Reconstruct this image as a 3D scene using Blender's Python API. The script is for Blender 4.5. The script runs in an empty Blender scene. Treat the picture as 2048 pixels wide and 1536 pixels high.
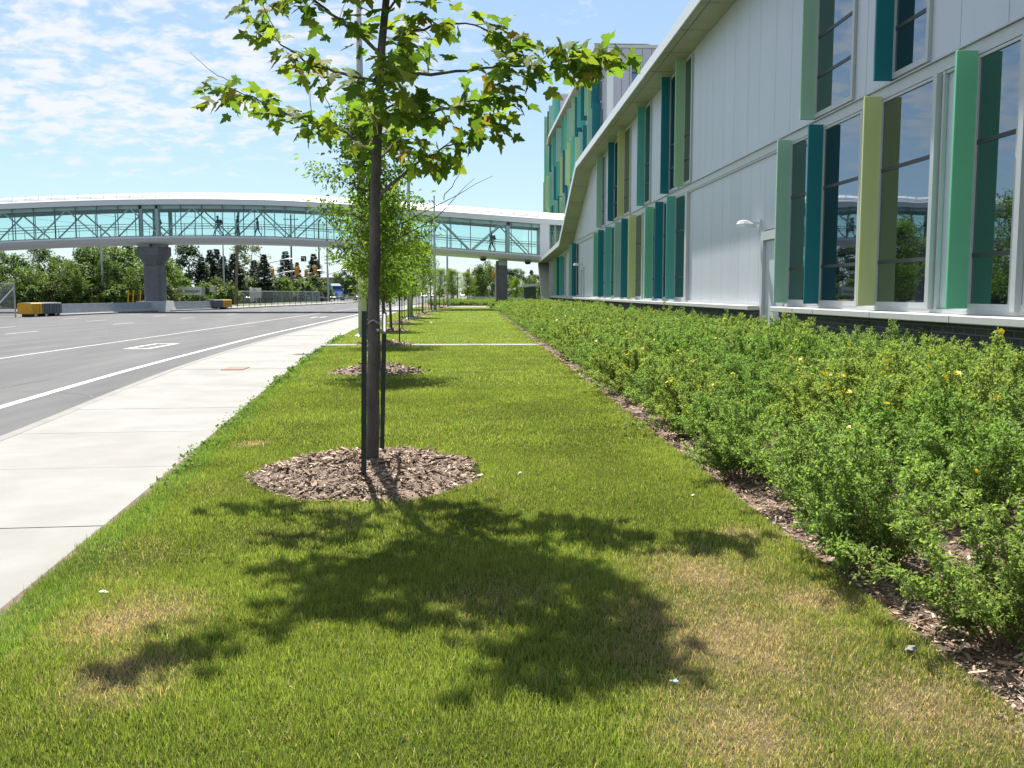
import bpy, bmesh, math, random
import numpy as np
from mathutils import Vector, Matrix, Quaternion
R = math.radians
S = bpy.context.scene
COL = S.collection
# ------------------------------------------------------------------ camera
EYE = 1.55
FPX = 1900.0
PITCH = math.atan(183 / FPX)
YAW = math.atan(79 / FPX * math.cos(PITCH))
cam = bpy.data.cameras.new('camera'); cam_o = bpy.data.objects.new('camera', cam); COL.objects.link(cam_o)
cam.sensor_width = 36; cam.lens = 36 * FPX / 2048; cam.clip_start = .05; cam.clip_end = 6000
cam_o.location = (0, 0, EYE); cam_o.rotation_euler = (R(90) - PITCH, 0, -YAW)
S.camera = cam_o
# ------------------------------------------------------------------ light
SUN_EL, SUN_AZ = R(56), R(-13)
SUN = Vector((math.sin(SUN_AZ) * math.cos(SUN_EL), math.cos(SUN_AZ) * math.cos(SUN_EL), math.sin(SUN_EL)))
sl = bpy.data.lights.new('sun', 'SUN'); sl.energy = 5.0; sl.angle = R(.53); sl.color = (1, .95, .87)
so = bpy.data.objects.new('sun', sl); COL.objects.link(so); so.location = (0, 0, 30)
so.rotation_euler = SUN.to_track_quat('Z', 'Y').to_euler()
world = bpy.data.worlds.new('World'); S.world = world; world.use_nodes = True
wt = world.node_tree; wt.nodes.clear()
def wn(t, **k):
    n = wt.nodes.new(t)
    for a, b in k.items(): setattr(n, a, b)
    return n
def wl(a, b): wt.links.new(a, b)
sky = wn('ShaderNodeTexSky', sky_type='NISHITA', sun_disc=False, sun_elevation=SUN_EL, sun_rotation=SUN_AZ, air_density=1.0, dust_density=.15, ozone_density=2.2)
tc = wn('ShaderNodeTexCoord'); sep = wn('ShaderNodeSeparateXYZ'); wl(tc.outputs['Generated'], sep.inputs[0])
def wm(op, a, b=None, c=None, clamp=False):
    n = wn('ShaderNodeMath', operation=op, use_clamp=clamp)
    for i, v in enumerate((a, b, c)):
        if v is None: continue
        if isinstance(v, (int, float)): n.inputs[i].default_value = v
        else: wl(v, n.inputs[i])
    return n.outputs[0]
zz = wm('MAXIMUM', wm('ADD', sep.outputs[2], .2), .06)
px_, py_ = wm('DIVIDE', sep.outputs[0], zz), wm('DIVIDE', sep.outputs[1], zz)
cmb = wn('ShaderNodeCombineXYZ'); wl(px_, cmb.inputs[0]); wl(py_, cmb.inputs[1])
def wnoise(scale, detail, rough, sx, sy, rot, off=0):
    mp = wn('ShaderNodeMapping'); mp.inputs['Scale'].default_value = (sx, sy, 1); mp.inputs['Rotation'].default_value = (0, 0, rot)
    mp.inputs['Location'].default_value = (off, off * .7, 0)
    wl(cmb.outputs[0], mp.inputs[0])
    n = wn('ShaderNodeTexNoise'); n.inputs['Scale'].default_value = scale; n.inputs['Detail'].default_value = detail
    n.inputs['Roughness'].default_value = rough; n.inputs['Distortion'].default_value = .25; wl(mp.outputs[0], n.inputs['Vector'])
    return n.outputs[0]
puffs = wnoise(11.0, 6, .6, 1.0, 1.15, R(25))
banks = wnoise(.85, 3, .5, 1.0, 1.2, R(-24), 3.3)
# more cloud towards the left of the street and higher up
side = wm('MULTIPLY_ADD', wm('ARCTAN2', sep.outputs[0], sep.outputs[1]), -.45, .0)
side = wm('MINIMUM', side, .17)
lift = wm('MULTIPLY', wm('SUBTRACT', sep.outputs[2], .2), .55)
dens = wm('ADD', wm('ADD', wm('MULTIPLY', puffs, 1.1), wm('MULTIPLY', banks, .6)), wm('ADD', side, wm('MINIMUM', lift, .06)))
rp = wn('ShaderNodeMapRange', interpolation_type='SMOOTHSTEP'); rp.inputs[1].default_value = .93; rp.inputs[2].default_value = 1.2
wl(dens, rp.inputs[0])
lowfade = wn('ShaderNodeMapRange', interpolation_type='SMOOTHSTEP'); lowfade.inputs[1].default_value = .05; lowfade.inputs[2].default_value = .17
wl(sep.outputs[2], lowfade.inputs[0])
cl = wm('MULTIPLY', wm('MULTIPLY', rp.outputs[0], lowfade.outputs[0]), .9)
mixc = wn('ShaderNodeMix', data_type='RGBA'); mixc.inputs['B'].default_value = (6.4, 6.5, 6.7, 1)
hs = wn('ShaderNodeHueSaturation'); hs.inputs['Saturation'].default_value = .95; hs.inputs['Value'].default_value = 1.0
tint = wn('ShaderNodeMix', data_type='RGBA', blend_type='MULTIPLY'); tint.inputs['Factor'].default_value = 1; tint.inputs['B'].default_value = (1.58, 1.84, 2.06, 1)
gam = wn('ShaderNodeGamma'); gam.inputs[1].default_value = .6; wl(sky.outputs[0], gam.inputs[0]); wl(gam.outputs[0], tint.inputs['A']); wl(tint.outputs['Result'], hs.inputs['Color'])
wl(cl, mixc.inputs['Factor']); wl(hs.outputs[0], mixc.inputs['A'])
bg = wn('ShaderNodeBackground'); bg.inputs[1].default_value = .067; wl(mixc.outputs['Result'], bg.inputs[0])
wo = wn('ShaderNodeOutputWorld'); wl(bg.outputs[0], wo.inputs[0])
S.view_settings.view_transform = 'Standard'; S.view_settings.look = 'None'; S.view_settings.gamma = 1
S.view_settings.exposure = 1.15
S.render.engine = 'CYCLES'
S.cycles.max_bounces = 10; S.cycles.transparent_max_bounces = 24; S.cycles.caustics_reflective = False; S.cycles.caustics_refractive = False
S.cycles.use_denoising = True; S.cycles.denoiser = 'OPENIMAGEDENOISE'; S.cycles.denoising_input_passes = 'RGB_ALBEDO_NORMAL'; S.cycles.denoising_prefilter = 'ACCURATE'
# ------------------------------------------------------------------ helpers
def ray(x, y):
    a, b = (x - 1024) / FPX, (768 - y) / FPX
    cy, sy, cp, sp = math.cos(YAW), math.sin(YAW), math.cos(PITCH), math.sin(PITCH)
    return Vector((sy*cp + a*cy + b*sy*sp, cy*cp - a*sy + b*cy*sp, -sp + b*cp))
def at(x, y, Y):
    "the world point seen at photograph pixel x, y at distance Y along the street"
    d = ray(x, y); t = Y / d.y
    return Vector((d.x*t, Y, EYE + d.z*t))
class MB:
    "collects boxes, beams and tubes into one mesh"
    def __init__(s): s.v = []; s.f = []; s.m = []
    def add(s, vs, fs, mi=0):
        o = len(s.v); s.v += [tuple(p) for p in vs]; s.f += [tuple(i + o for i in f) for f in fs]; s.m += [mi] * len(fs)
    def box(s, x0, x1, y0, y1, z0, z1, mi=0):
        s.add([(x0,y0,z0),(x1,y0,z0),(x1,y1,z0),(x0,y1,z0),(x0,y0,z1),(x1,y0,z1),(x1,y1,z1),(x0,y1,z1)],
              [(0,3,2,1),(4,5,6,7),(0,1,5,4),(1,2,6,5),(2,3,7,6),(3,0,4,7)], mi)
    def cham(s, x0, x1, y0, y1, z0, z1, c=.01, mi=0):
        "box with chamfered edges"
        bm = bmesh.new(); bmesh.ops.create_cube(bm, size=1)
        for v in bm.verts: v.co = ((x0+x1)/2 + v.co.x*(x1-x0), (y0+y1)/2 + v.co.y*(y1-y0), (z0+z1)/2 + v.co.z*(z1-z0))
        bmesh.ops.bevel(bm, geom=bm.edges[:], offset=c, segments=1, affect='EDGES')
        s.bm(bm, mi); bm.free()
    def bm(s, bm, mi=0, M=None):
        bm.verts.index_update()
        s.add([(M @ v.co if M else v.co) for v in bm.verts], [[v.index for v in f.verts] for f in bm.faces], mi)
    def beam(s, p, q, w, h, mi=0, up=(0, 0, 1)):
        p, q = Vector(p), Vector(q); d = (q - p).normalized(); up = Vector(up)
        if abs(d.dot(up)) > .98: up = Vector((0, 1, 0))
        a = d.cross(up).normalized() * w/2; b = a.cross(d).normalized() * h/2
        vs = [p-a-b, p+a-b, p+a+b, p-a+b, q-a-b, q+a-b, q+a+b, q-a+b]
        s.add(vs, [(0,3,2,1),(4,5,6,7),(0,1,5,4),(1,2,6,5),(2,3,7,6),(3,0,4,7)], mi)
    def tube(s, pts, rad, n=8, mi=0, cap=True):
        pts = [Vector(p) for p in pts]
        if isinstance(rad, (int, float)): rad = [rad] * len(pts)
        vs = []; a = None
        for i, p in enumerate(pts):
            d = (pts[min(i+1, len(pts)-1)] - pts[max(i-1, 0)]).normalized()
            if a is None: a = d.orthogonal().normalized()
            else: a = (a - d * a.dot(d)).normalized()
            b = d.cross(a)
            for k in range(n):
                t = 2*math.pi*k/n; vs.append(p + (a*math.cos(t) + b*math.sin(t)) * rad[i])
        fs = []
        for i in range(len(pts)-1):
            for k in range(n): fs.append((i*n+k, i*n+(k+1) % n, (i+1)*n+(k+1) % n, (i+1)*n+k))
        if cap: fs += [tuple(range(n))[::-1], tuple(range((len(pts)-1)*n, len(pts)*n))]
        s.add(vs, fs, mi)
    def lathe(s, prof, n=12, c=(0, 0, 0), mi=0, axis='Z'):
        vs = []; fs = []
        for r, z in prof:
            for k in range(n):
                t = 2*math.pi*k/n; p = (r*math.cos(t), r*math.sin(t), z)
                if axis == 'X': p = (p[2], p[0], p[1])
                if axis == 'Y': p = (p[0], p[2], p[1])
                vs.append((p[0]+c[0], p[1]+c[1], p[2]+c[2]))
        for i in range(len(prof)-1):
            for k in range(n): fs.append((i*n+k, i*n+(k+1) % n, (i+1)*n+(k+1) % n, (i+1)*n+k))
        fs += [tuple(range(n))[::-1], tuple(range((len(prof)-1)*n, len(prof)*n))]
        s.add(vs, fs, mi)
    def prism(s, poly, lo, hi, axis='X', mi=0):
        "polygon of two coordinates extruded along axis"
        n = len(poly); vs = []
        for t in (lo, hi):
            for a, b in poly: vs.append({'X': (t, a, b), 'Y': (a, t, b), 'Z': (a, b, t)}[axis])
        s.add(vs, [tuple(range(n))[::-1], tuple(range(n, 2*n))] + [(i, (i+1) % n, n+(i+1) % n, n+i) for i in range(n)], mi)
    def build(s, name, mats, parent=None, smooth=False, fixn=True):
        me = bpy.data.meshes.new(name); me.from_pydata(s.v, [], s.f)
        for m in (mats if isinstance(mats, (list, tuple)) else [mats]): me.materials.append(m)
        if len(me.polygons): me.polygons.foreach_set('material_index', s.m)
        if fixn and len(s.f) < 60000:
            bm = bmesh.new(); bm.from_mesh(me); bmesh.ops.recalc_face_normals(bm, faces=bm.faces); bm.to_mesh(me); bm.free()
        if smooth: me.polygons.foreach_set('use_smooth', [True] * len(me.polygons))
        me.update()
        return link(name, me, parent)
def link(name, me, parent=None):
    o = bpy.data.objects.new(name, me); COL.objects.link(o)
    if parent is not None: o.parent = parent
    return o
def tag(o, label=None, cat=None, group=None, kind=None):
    if label: o['label'] = label
    if cat: o['category'] = cat
    if group: o['group'] = group
    if kind: o['kind'] = kind
    return o
def empty(name, loc=(0, 0, 0), rz=0, label=None, cat=None, group=None):
    o = bpy.data.objects.new(name, None); COL.objects.link(o); o.location = loc; o.rotation_euler = (0, 0, rz)
    return tag(o, label, cat, group)
def copy_tree(o, parent=None, loc=None, rz=None, sc=None, label=None, group=None):
    c = o.copy(); COL.objects.link(c); c.parent = parent
    if loc is not None: c.location = loc
    if rz is not None: c.rotation_euler = (0, 0, rz)
    if sc is not None: c.scale = sc if not isinstance(sc, (int, float)) else (sc, sc, sc)
    if label: c['label'] = label
    if group: c['group'] = group
    for ch in list(o.children): copy_tree(ch, c)
    return c
def np_mesh(name, V, faces, mats, col=None, mi=None, smooth=False):
    "V (n,3), faces list of int arrays (m,k)"
    me = bpy.data.meshes.new(name); V = np.asarray(V, np.float32)
    me.vertices.add(len(V)); me.vertices.foreach_set('co', V.ravel())
    tot = np.concatenate([np.full(len(f), f.shape[1], np.int32) for f in faces])
    loops = np.concatenate([f.ravel() for f in faces]).astype(np.int32)
    me.loops.add(len(loops)); me.loops.foreach_set('vertex_index', loops)
    st = np.concatenate([[0], np.cumsum(tot)[:-1]]).astype(np.int32)
    me.polygons.add(len(tot)); me.polygons.foreach_set('loop_start', st)
    if mi is not None: me.polygons.foreach_set('material_index', np.asarray(mi, np.int32))
    if smooth: me.polygons.foreach_set('use_smooth', np.ones(len(tot), bool))
    for m in (mats if isinstance(mats, (list, tuple)) else [mats]): me.materials.append(m)
    if col is not None:
        a = me.color_attributes.new('Col', 'FLOAT_COLOR', 'POINT')
        c4 = np.ones((len(V), 4), np.float32); c4[:, :3] = col
        a.data.foreach_set('color', c4.ravel())
    me.update(calc_edges=True); me.validate()
    return me
def vnoise(x, y, seed=0):
    "smooth value noise in 0..1 on arrays"
    x = np.asarray(x, float); y = np.asarray(y, float)
    xi, yi = np.floor(x).astype(np.int64), np.floor(y).astype(np.int64); fx, fy = x-xi, y-yi
    fx, fy = fx*fx*(3-2*fx), fy*fy*(3-2*fy)
    def h(a, b):
        n = (a*374761393 + b*668265263 + seed*1442695041) & 0x7fffffff
        n = ((n ^ (n >> 13)) * 1274126177) & 0x7fffffff
        return ((n ^ (n >> 16)) & 0xffff) / 65535.0
    return (h(xi, yi)*(1-fx) + h(xi+1, yi)*fx)*(1-fy) + (h(xi, yi+1)*(1-fx) + h(xi+1, yi+1)*fx)*fy
# ------------------------------------------------------------------ materials
def mat(name, col, rough=.6, metal=0, spec=.5, var=0, vs=4, bump=0, bs=40, attr=False, trans=0, coat=0, col2=None, v2=None, stretch=None, ior=None):
    m = bpy.data.materials.new(name); m.use_nodes = True; t = m.node_tree; b = t.nodes['Principled BSDF']
    b.inputs['Roughness'].default_value = rough; b.inputs['Metallic'].default_value = metal
    b.inputs['Specular IOR Level'].default_value = spec; b.inputs['Coat Weight'].default_value = coat
    if ior: b.inputs['IOR'].default_value = ior
    b.inputs['Base Color'].default_value = (*col, 1)
    out = None; tcn = t.nodes.new('ShaderNodeTexCoord'); vec = tcn.outputs['Object']
    if stretch:
        mp = t.nodes.new('ShaderNodeMapping'); mp.inputs['Scale'].default_value = stretch; t.links.new(vec, mp.inputs[0]); vec = mp.outputs[0]
    def noise(sc, det=5, ro=.6):
        n = t.nodes.new('ShaderNodeTexNoise'); n.inputs['Scale'].default_value = sc; n.inputs['Detail'].default_value = det; n.inputs['Roughness'].default_value = ro
        t.links.new(vec, n.inputs['Vector']); return n.outputs[0]
    def mixc(f, a, c, blend='MIX'):
        n = t.nodes.new('ShaderNodeMix'); n.data_type = 'RGBA'; n.blend_type = blend
        for s_, v in (('Factor', f), ('A', a), ('B', c)):
            if isinstance(v, (int, float)): n.inputs[s_].default_value = v
            elif isinstance(v, tuple): n.inputs[s_].default_value = (*v, 1)
            else: t.links.new(v, n.inputs[s_])
        return n.outputs['Result']
    def ramp(v, lo, hi):
        n = t.nodes.new('ShaderNodeMapRange'); n.inputs[1].default_value = lo; n.inputs[2].default_value = hi; t.links.new(v, n.inputs[0]); return n.outputs[0]
    c = col
    if attr:
        a = t.nodes.new('ShaderNodeVertexColor'); a.layer_name = 'Col'; c = a.outputs[0]
    if col2: c = mixc(ramp(noise(v2 or 1, 6), .4, .62), c, col2)
    if var:
        f = ramp(noise(vs), .28, .72)
        c = mixc(1.0, c, mixc(f, (1-var,)*3, (1+var,)*3), 'MULTIPLY')
    if not isinstance(c, tuple): t.links.new(c, b.inputs['Base Color'])
    if bump:
        bn = t.nodes.new('ShaderNodeBump'); bn.inputs['Strength'].default_value = bump; bn.inputs['Distance'].default_value = .02
        t.links.new(noise(bs, 6, .65), bn.inputs['Height']); t.links.new(bn.outputs[0], b.inputs['Normal'])
    if trans:
        tr = t.nodes.new('ShaderNodeBsdfTranslucent'); ms = t.nodes.new('ShaderNodeMixShader'); ms.inputs[0].default_value = trans
        if isinstance(c, tuple): tr.inputs[0].default_value = (*c, 1)
        else:
            g = mixc(1.0, c, (1.12, 1.2, .6), 'MULTIPLY'); t.links.new(g, tr.inputs[0])
        t.links.new(b.outputs[0], ms.inputs[1]); t.links.new(tr.outputs[0], ms.inputs[2])
        t.links.new(ms.outputs[0], t.nodes['Material Output'].inputs[0])
    return m
def glass_mat(name, tint, refl):
    "clear tinted pane: what is behind shows through, the sky mirrors at a slant"
    m = bpy.data.materials.new(name); m.use_nodes = True; t = m.node_tree; t.nodes.clear()
    tr = t.nodes.new('ShaderNodeBsdfTransparent'); tr.inputs[0].default_value = (*tint, 1)
    gl = t.nodes.new('ShaderNodeBsdfGlossy'); gl.inputs['Roughness'].default_value = .02
    fr = t.nodes.new('ShaderNodeFresnel'); fr.inputs[0].default_value = refl
    ms = t.nodes.new('ShaderNodeMixShader'); o = t.nodes.new('ShaderNodeOutputMaterial')
    t.links.new(fr.outputs[0], ms.inputs[0]); t.links.new(tr.outputs[0], ms.inputs[1]); t.links.new(gl.outputs[0], ms.inputs[2]); t.links.new(ms.outputs[0], o.inputs[0])
    return m
M = {}
M['asphalt'] = mat('asphalt', (.078, .078, .082), .85, spec=.3, var=.2, vs=1.2, bump=.25, bs=160, col2=(.098, .098, .10), v2=1.1, stretch=(1, .12, 1))
M['paint'] = mat('road_paint', (.5, .5, .49), .7, var=.2, vs=12, col2=(.26, .26, .26), v2=7)
M['concrete'] = mat('concrete', (.275, .271, .26), .85, spec=.2, var=.07, vs=1.6, bump=.12, bs=90, col2=(.238, .233, .22), v2=.7)
M['kerb'] = mat('kerb_concrete', (.20, .195, .18), .85, var=.14, vs=3, bump=.2, bs=60)
M['barrier'] = mat('barrier_concrete', (.5, .5, .49), .85, var=.1, vs=2, bump=.2, bs=50)
M['dark_concrete'] = mat('dark_concrete', (.16, .158, .165), .8, var=.12, vs=3, bump=.25, bs=40)
M['soil'] = mat('soil', (.17, .12, .085), .95, var=.35, vs=9, bump=.6, bs=50, col2=(.10, .07, .05), v2=6)
M['mulch'] = mat('mulch', (.22, .15, .105), .95, var=.55, vs=28, bump=1.0, bs=55, col2=(.09, .06, .045), v2=10)
M['chip'] = mat('wood_chip', (.3, .22, .17), .85, attr=True, var=.2, vs=30)
M['far_ground'] = mat('far_ground', (.085, .11, .04), .95, var=.35, vs=.08, col2=(.12, .125, .06), v2=.03)
M['lawn'] = mat('lawn_turf', (.08, .12, .03), .95, spec=.03, attr=True, var=.32, vs=22, bump=.8, bs=120)
M['grass'] = mat('grass_blade', (.1, .16, .03), .55, attr=True, trans=.52, spec=.2)
M['leaf'] = mat('leaf', (.07, .12, .025), .62, attr=True, trans=.54, spec=.12)
M['far_leaf'] = mat('far_leaf', (.05, .09, .03), .6, attr=True, trans=.4, spec=.2)
M['needle'] = mat('needle', (.03, .055, .03), .65, attr=True, trans=.15, spec=.2)
M['petal'] = mat('petal', (.85, .62, .02), .5, trans=.3)
M['bark'] = mat('bark', (.085, .074, .07), .9, var=.4, vs=14, bump=1.0, bs=60, stretch=(1, 1, .3), col2=(.13, .115, .105), v2=8)
M['stem'] = mat('stem_bark', (.16, .105, .07), .85, var=.3, vs=30)
M['panel'] = mat('white_metal_panel', (.53, .56, .62), .5, metal=.2, var=.05, vs=.8, stretch=(1, 1, .12))
M['frame'] = mat('aluminium_frame', (.48, .50, .52), .5, metal=.1, var=.04, vs=6)
M['frame_dark'] = mat('dark_transom', (.035, .04, .045), .5)
M['sill'] = mat('sill_stone', (.5, .5, .49), .7, var=.05, vs=8)
M['soffit'] = mat('soffit_board', (.37, .38, .30), .6, var=.06, vs=1.5)
M['fascia'] = mat('fascia_metal', (.70, .71, .73), .4, metal=.2)
M['tower_panel'] = mat('tower_panel', (.42, .42, .48), .5, metal=.2, var=.05, vs=.6)
M['steel_white'] = mat('bridge_steel', (.74, .75, .78), .5, metal=.1)
M['bridge_roof'] = mat('bridge_roof_metal', (.82, .82, .82), .4, metal=.1, var=.03, vs=3)
M['mullion'] = mat('dark_mullion', (.12, .15, .155), .5)
M['pole'] = mat('pole_concrete', (.43, .43, .40), .8, var=.1, vs=8, bump=.1)
M['galv'] = mat('galvanised_steel', (.42, .43, .44), .5, metal=.5, var=.08, vs=10)
M['wood_pole'] = mat('wood_pole', (.18, .14, .115), .9, var=.25, vs=6, stretch=(4, 4, .5))
M['stake'] = mat('green_stake', (.012, .026, .022), .55, var=.25, vs=20)
M['wire'] = mat('tie_wire', (.35, .35, .35), .4, metal=.8)
M['signal'] = mat('signal_yellow', (.62, .28, .02), .5)
M['black'] = mat('black_plastic', (.015, .015, .016), .45)
M['white'] = mat('white_paint', (.78, .78, .77), .5)
M['yellow'] = mat('yellow_plastic', (.70, .36, .01), .5, var=.1)
M['grey_plastic'] = mat('grey_plastic', (.11, .12, .13), .5, var=.1)
M['booth'] = mat('booth_green', (.012, .05, .024), .5)
M['rust'] = mat('rusty_iron', (.20, .12, .075), .8, var=.3, vs=30, bump=.4)
M['rubber'] = mat('rubber', (.015, .015, .015), .8)
M['rim'] = mat('wheel_rim', (.5, .5, .5), .35, metal=.8)
M['car_glass'] = mat('car_glass', (.015, .02, .025), .05, spec=.9)
M['lamp_glass'] = mat('lamp_lens', (.75, .75, .72), .15)
M['red_lens'] = mat('red_lens', (.45, .02, .015), .25)
M['blue_logo'] = mat('dark_lettering', (.02, .025, .03), .5)
M['skin'] = mat('skin', (.42, .26, .19), .6)
M['bridge_glass'] = glass_mat('tinted_bridge_glass', (.885, .968, .955), 1.3)
M['clear_glass'] = glass_mat('link_glass', (.7, .8, .74), 1.5)
def brick_mat():
    m = mat('dark_brick', (.05, .055, .06), .85, bump=0); t = m.node_tree; b = t.nodes['Principled BSDF']
    br = t.nodes.new('ShaderNodeTexBrick'); br.inputs['Color1'].default_value = (.035, .04, .046, 1); br.inputs['Color2'].default_value = (.06, .062, .068, 1)
    br.inputs['Mortar'].default_value = (.16, .16, .16, 1); br.inputs['Scale'].default_value = 1; br.inputs['Mortar Size'].default_value = .006
    br.inputs['Brick Width'].default_value = .3; br.inputs['Row Height'].default_value = .09
    mp = t.nodes.new('ShaderNodeMapping'); mp.inputs['Rotation'].default_value = (R(90), 0, R(90))
    tcn = t.nodes.new('ShaderNodeTexCoord'); sp = t.nodes.new('ShaderNodeSeparateXYZ'); cb = t.nodes.new('ShaderNodeCombineXYZ')
    t.links.new(tcn.outputs['Object'], sp.inputs[0]); t.links.new(sp.outputs[1], cb.inputs[0]); t.links.new(sp.outputs[2], cb.inputs[1])
    t.links.new(cb.outputs[0], br.inputs['Vector']); t.links.new(br.outputs[0], b.inputs['Base Color'])
    return m
M['brick'] = brick_mat()
M['red_brick'] = mat('tan_brick', (.32, .22, .17), .85, var=.15, vs=3)
def window_mat():
    m = mat('dark_window_glass', (.012, .018, .02), .015, spec=.5, ior=3.3); t = m.node_tree; b = t.nodes['Principled BSDF']; b.inputs['Specular Tint'].default_value = (.70, .85, 1, 1)
    tcn = t.nodes.new('ShaderNodeTexCoord'); n = t.nodes.new('ShaderNodeTexNoise'); n.inputs['Scale'].default_value = .9; n.inputs['Detail'].default_value = 1
    t.links.new(tcn.outputs['Object'], n.inputs['Vector'])
    bn = t.nodes.new('ShaderNodeBump'); bn.inputs['Strength'].default_value = .05; bn.inputs['Distance'].default_value = .05
    t.links.new(n.outputs[0], bn.inputs['Height']); t.links.new(bn.outputs[0], b.inputs['Normal'])
    return m
M['window'] = window_mat()
FINC = dict(green=(.17,.55,.34), light=(.36,.60,.46), dark=(.012,.17,.215), teal=(.11,.44,.39), yellow=(.60,.65,.30), grey=(.36,.56,.48), leafy=(.35,.57,.35))
for k, c in FINC.items(): M['fin_' + k] = mat('fin_' + k, c, .5, spec=.3, var=.04, vs=1.2)
# ------------------------------------------------------------------ ground, road, pavement
def lerp(tab, y):
    if y <= tab[0][0]: (a, b), (c, d) = tab[0], tab[1]
    elif y >= tab[-1][0]: (a, b), (c, d) = tab[-2], tab[-1]
    else:
        for (a, b), (c, d) in zip(tab, tab[1:]):
            if a <= y <= c: break
    return b + (d-b)*(y-a)/(c-a)
def smooth(tab):
    ys = np.arange(tab[0][0], tab[-1][0]+.01, 1.0); xs = np.array([lerp(tab, y) for y in ys])
    k = np.ones(7)/7; p = np.pad(xs, 3, mode='reflect', reflect_type='odd'); xs = np.convolve(p, k, 'valid')
    return list(zip(ys, xs))
LAWN = smooth([(-8, -1.5), (0, -1.95), (4.9, -2.28), (7.9, -2.56), (10.8, -2.86), (15.6, -3.32), (20, -3.72), (26, -4.15), (33, -4.6), (50, -5.35), (69, -5.8), (90, -6.0), (120, -6.1)])
CURB = smooth([(-8, -3.5), (0, -4.1), (9.8, -4.86), (12, -5.15), (16.6, -5.72), (21.8, -6.2), (28.5, -6.6), (39.8, -7.0), (56, -7.35), (70, -7.6), (90, -7.8), (120, -8.0)])
RZ = -.12
ROW = 1.87          # edge between lawn and planting bed
mb = MB(); mb.add([(-2500, -300, -.17), (2500, -300, -.17), (2500, 4000, -.17), (-2500, 4000, -.17)], [(0, 1, 2, 3)])
tag(mb.build('ground', M['far_ground']), kind='structure')
def strip(name, fa, fb, y0, y1, step, z, m, za=None):
    ys = list(np.arange(y0, y1, step)) + [y1]; mb = MB(); vs = []
    for y in ys: vs += [(fa(y), y, z), (fb(y), y, z)]
    mb.add(vs, [(2*i, 2*i+1, 2*i+3, 2*i+2) for i in range(len(ys)-1)])
    return mb.build(name, m)
tag(strip('road', lambda y: -52 if y < 170 else -52-(y-170)*.15, lambda y: lerp(CURB, y)-.17 if y < 120 else -8.17, -30, 900, 2, RZ, M['asphalt']), kind='structure')
tag(strip('cross_street', lambda y: -160, lambda y: -52, 166, 184, 9, RZ, M['asphalt']), kind='structure')
# sidewalk slabs with open joints over a dark bed
tag(strip('sidewalk_bed', lambda y: lerp(CURB, y), lambda y: lerp(LAWN, y)+.3, -6, 118, 1, -.03, M['soil']), kind='structure')
mb = MB(); j = -4.75
while j < 117:
    L = 2.2; vs = []
    n = 3
    for k in range(n+1):
        y = j + .006 + (L-.012)*k/n
        for f, o in ((CURB, .008), (LAWN, 0)):
            x = lerp(f, y) + o; yy = y + .075*(x - lerp(CURB, y) - 1.1)
            vs.append((x, yy, random.Random(int(j*10)).uniform(-.0025, .0025)))
    vs += [(a, b, -.06) for a, b, c in vs]; m_ = 2*(n+1)
    fs = [(2*k, 2*k+1, 2*k+3, 2*k+2) for k in range(n)]
    ring = [0] + [2*k for k in range(1, n+1)] + [2*n+1] + [2*k+1 for k in range(n-1, -1, -1)]
    fs += [(ring[i], ring[(i+1) % len(ring)], ring[(i+1) % len(ring)]+m_, ring[i]+m_) for i in range(len(ring))]
    mb.add(vs, fs); j += L
tag(mb.build('sidewalk', M['concrete']), kind='structure')
mb = MB(); ys = np.arange(-6, 118.1, 1.0); prof = [(-.17, -.16), (-.165, -.03), (-.15, 0), (-.006, .002), (-.006, -.1)]; vs = []
for y in ys: vs += [(lerp(CURB, y)+a, y, b) for a, b in prof]
n = len(prof); mb.add(vs, [(i*n+k, (i+1)*n+k, (i+1)*n+k+1, i*n+k+1) for i in range(len(ys)-1) for k in range(n-1)])
tag(mb.build('kerb', M['kerb']), kind='structure')
mb = MB(); mb.box(-5.05, -4.62, 19.2, 19.85, .003, .012)
tag(mb.build('utility_cover', M['rust']), 'rusty brown rectangular utility cover set flush in the sidewalk', 'utility cover')
# painted lines
def pline(name, pts, w, z=RZ+.004):
    mb = MB(); vs = []
    for i, p in enumerate(pts):
        q = Vector(pts[min(i+1, len(pts)-1)]) - Vector(pts[max(i-1, 0)]); q.normalize(); nrm = Vector((-q.y, q.x))
        for s in (-1, 1): vs.append((p[0]+nrm.x*w/2*s, p[1]+nrm.y*w/2*s, z))
    mb.add(vs, [(2*i, 2*i+1, 2*i+3, 2*i+2) for i in range(len(pts)-1)])
    return tag(mb.build(name, M['paint']), kind='structure')
WL = smooth([(-8, -5.6), (8, -6.35), (14.5, -6.95), (21.5, -7.5), (37, -8.2), (71, -8.75), (120, -9.1)])
LL = smooth([(-8, -11.2), (25, -12.0), (40, -12.1), (53, -12.2), (71, -12.3), (150, -12.6)])
pline('road_edge_line', [(x, y) for y, x in WL], .17)
pline('lane_line', [(x, y) for y, x in LL], .11)
mb = MB()
for X, y0 in ((-18.8, 27.4), (-22.4, 33.0), (-25.9, 38)):
    for k in range(11):
        y = y0 + k*11.6; mb.box(X-.06, X+.06, y, y+3.0, RZ+.001, RZ+.005)
tag(mb.build('lane_dashes', M['paint']), kind='structure')
for y in (28.6, 63.5):
    mb = MB(); x0, x1, y0, y1, w = -10.4, -9.6, y, y+3.0, .24
    x0 -= (y-28.6)*.012; x1 -= (y-28.6)*.012
    for b in ((x0, x1, y0, y0+w), (x0, x1, y1-w, y1), (x0, x0+w*.7, y0+w, y1-w), (x1-w*.7, x1, y0+w, y1-w)): mb.box(*b, RZ+.001, RZ+.005)
    tag(mb.build('diamond_marking', M['paint']), kind='structure')
rc = random.Random(77)
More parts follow.
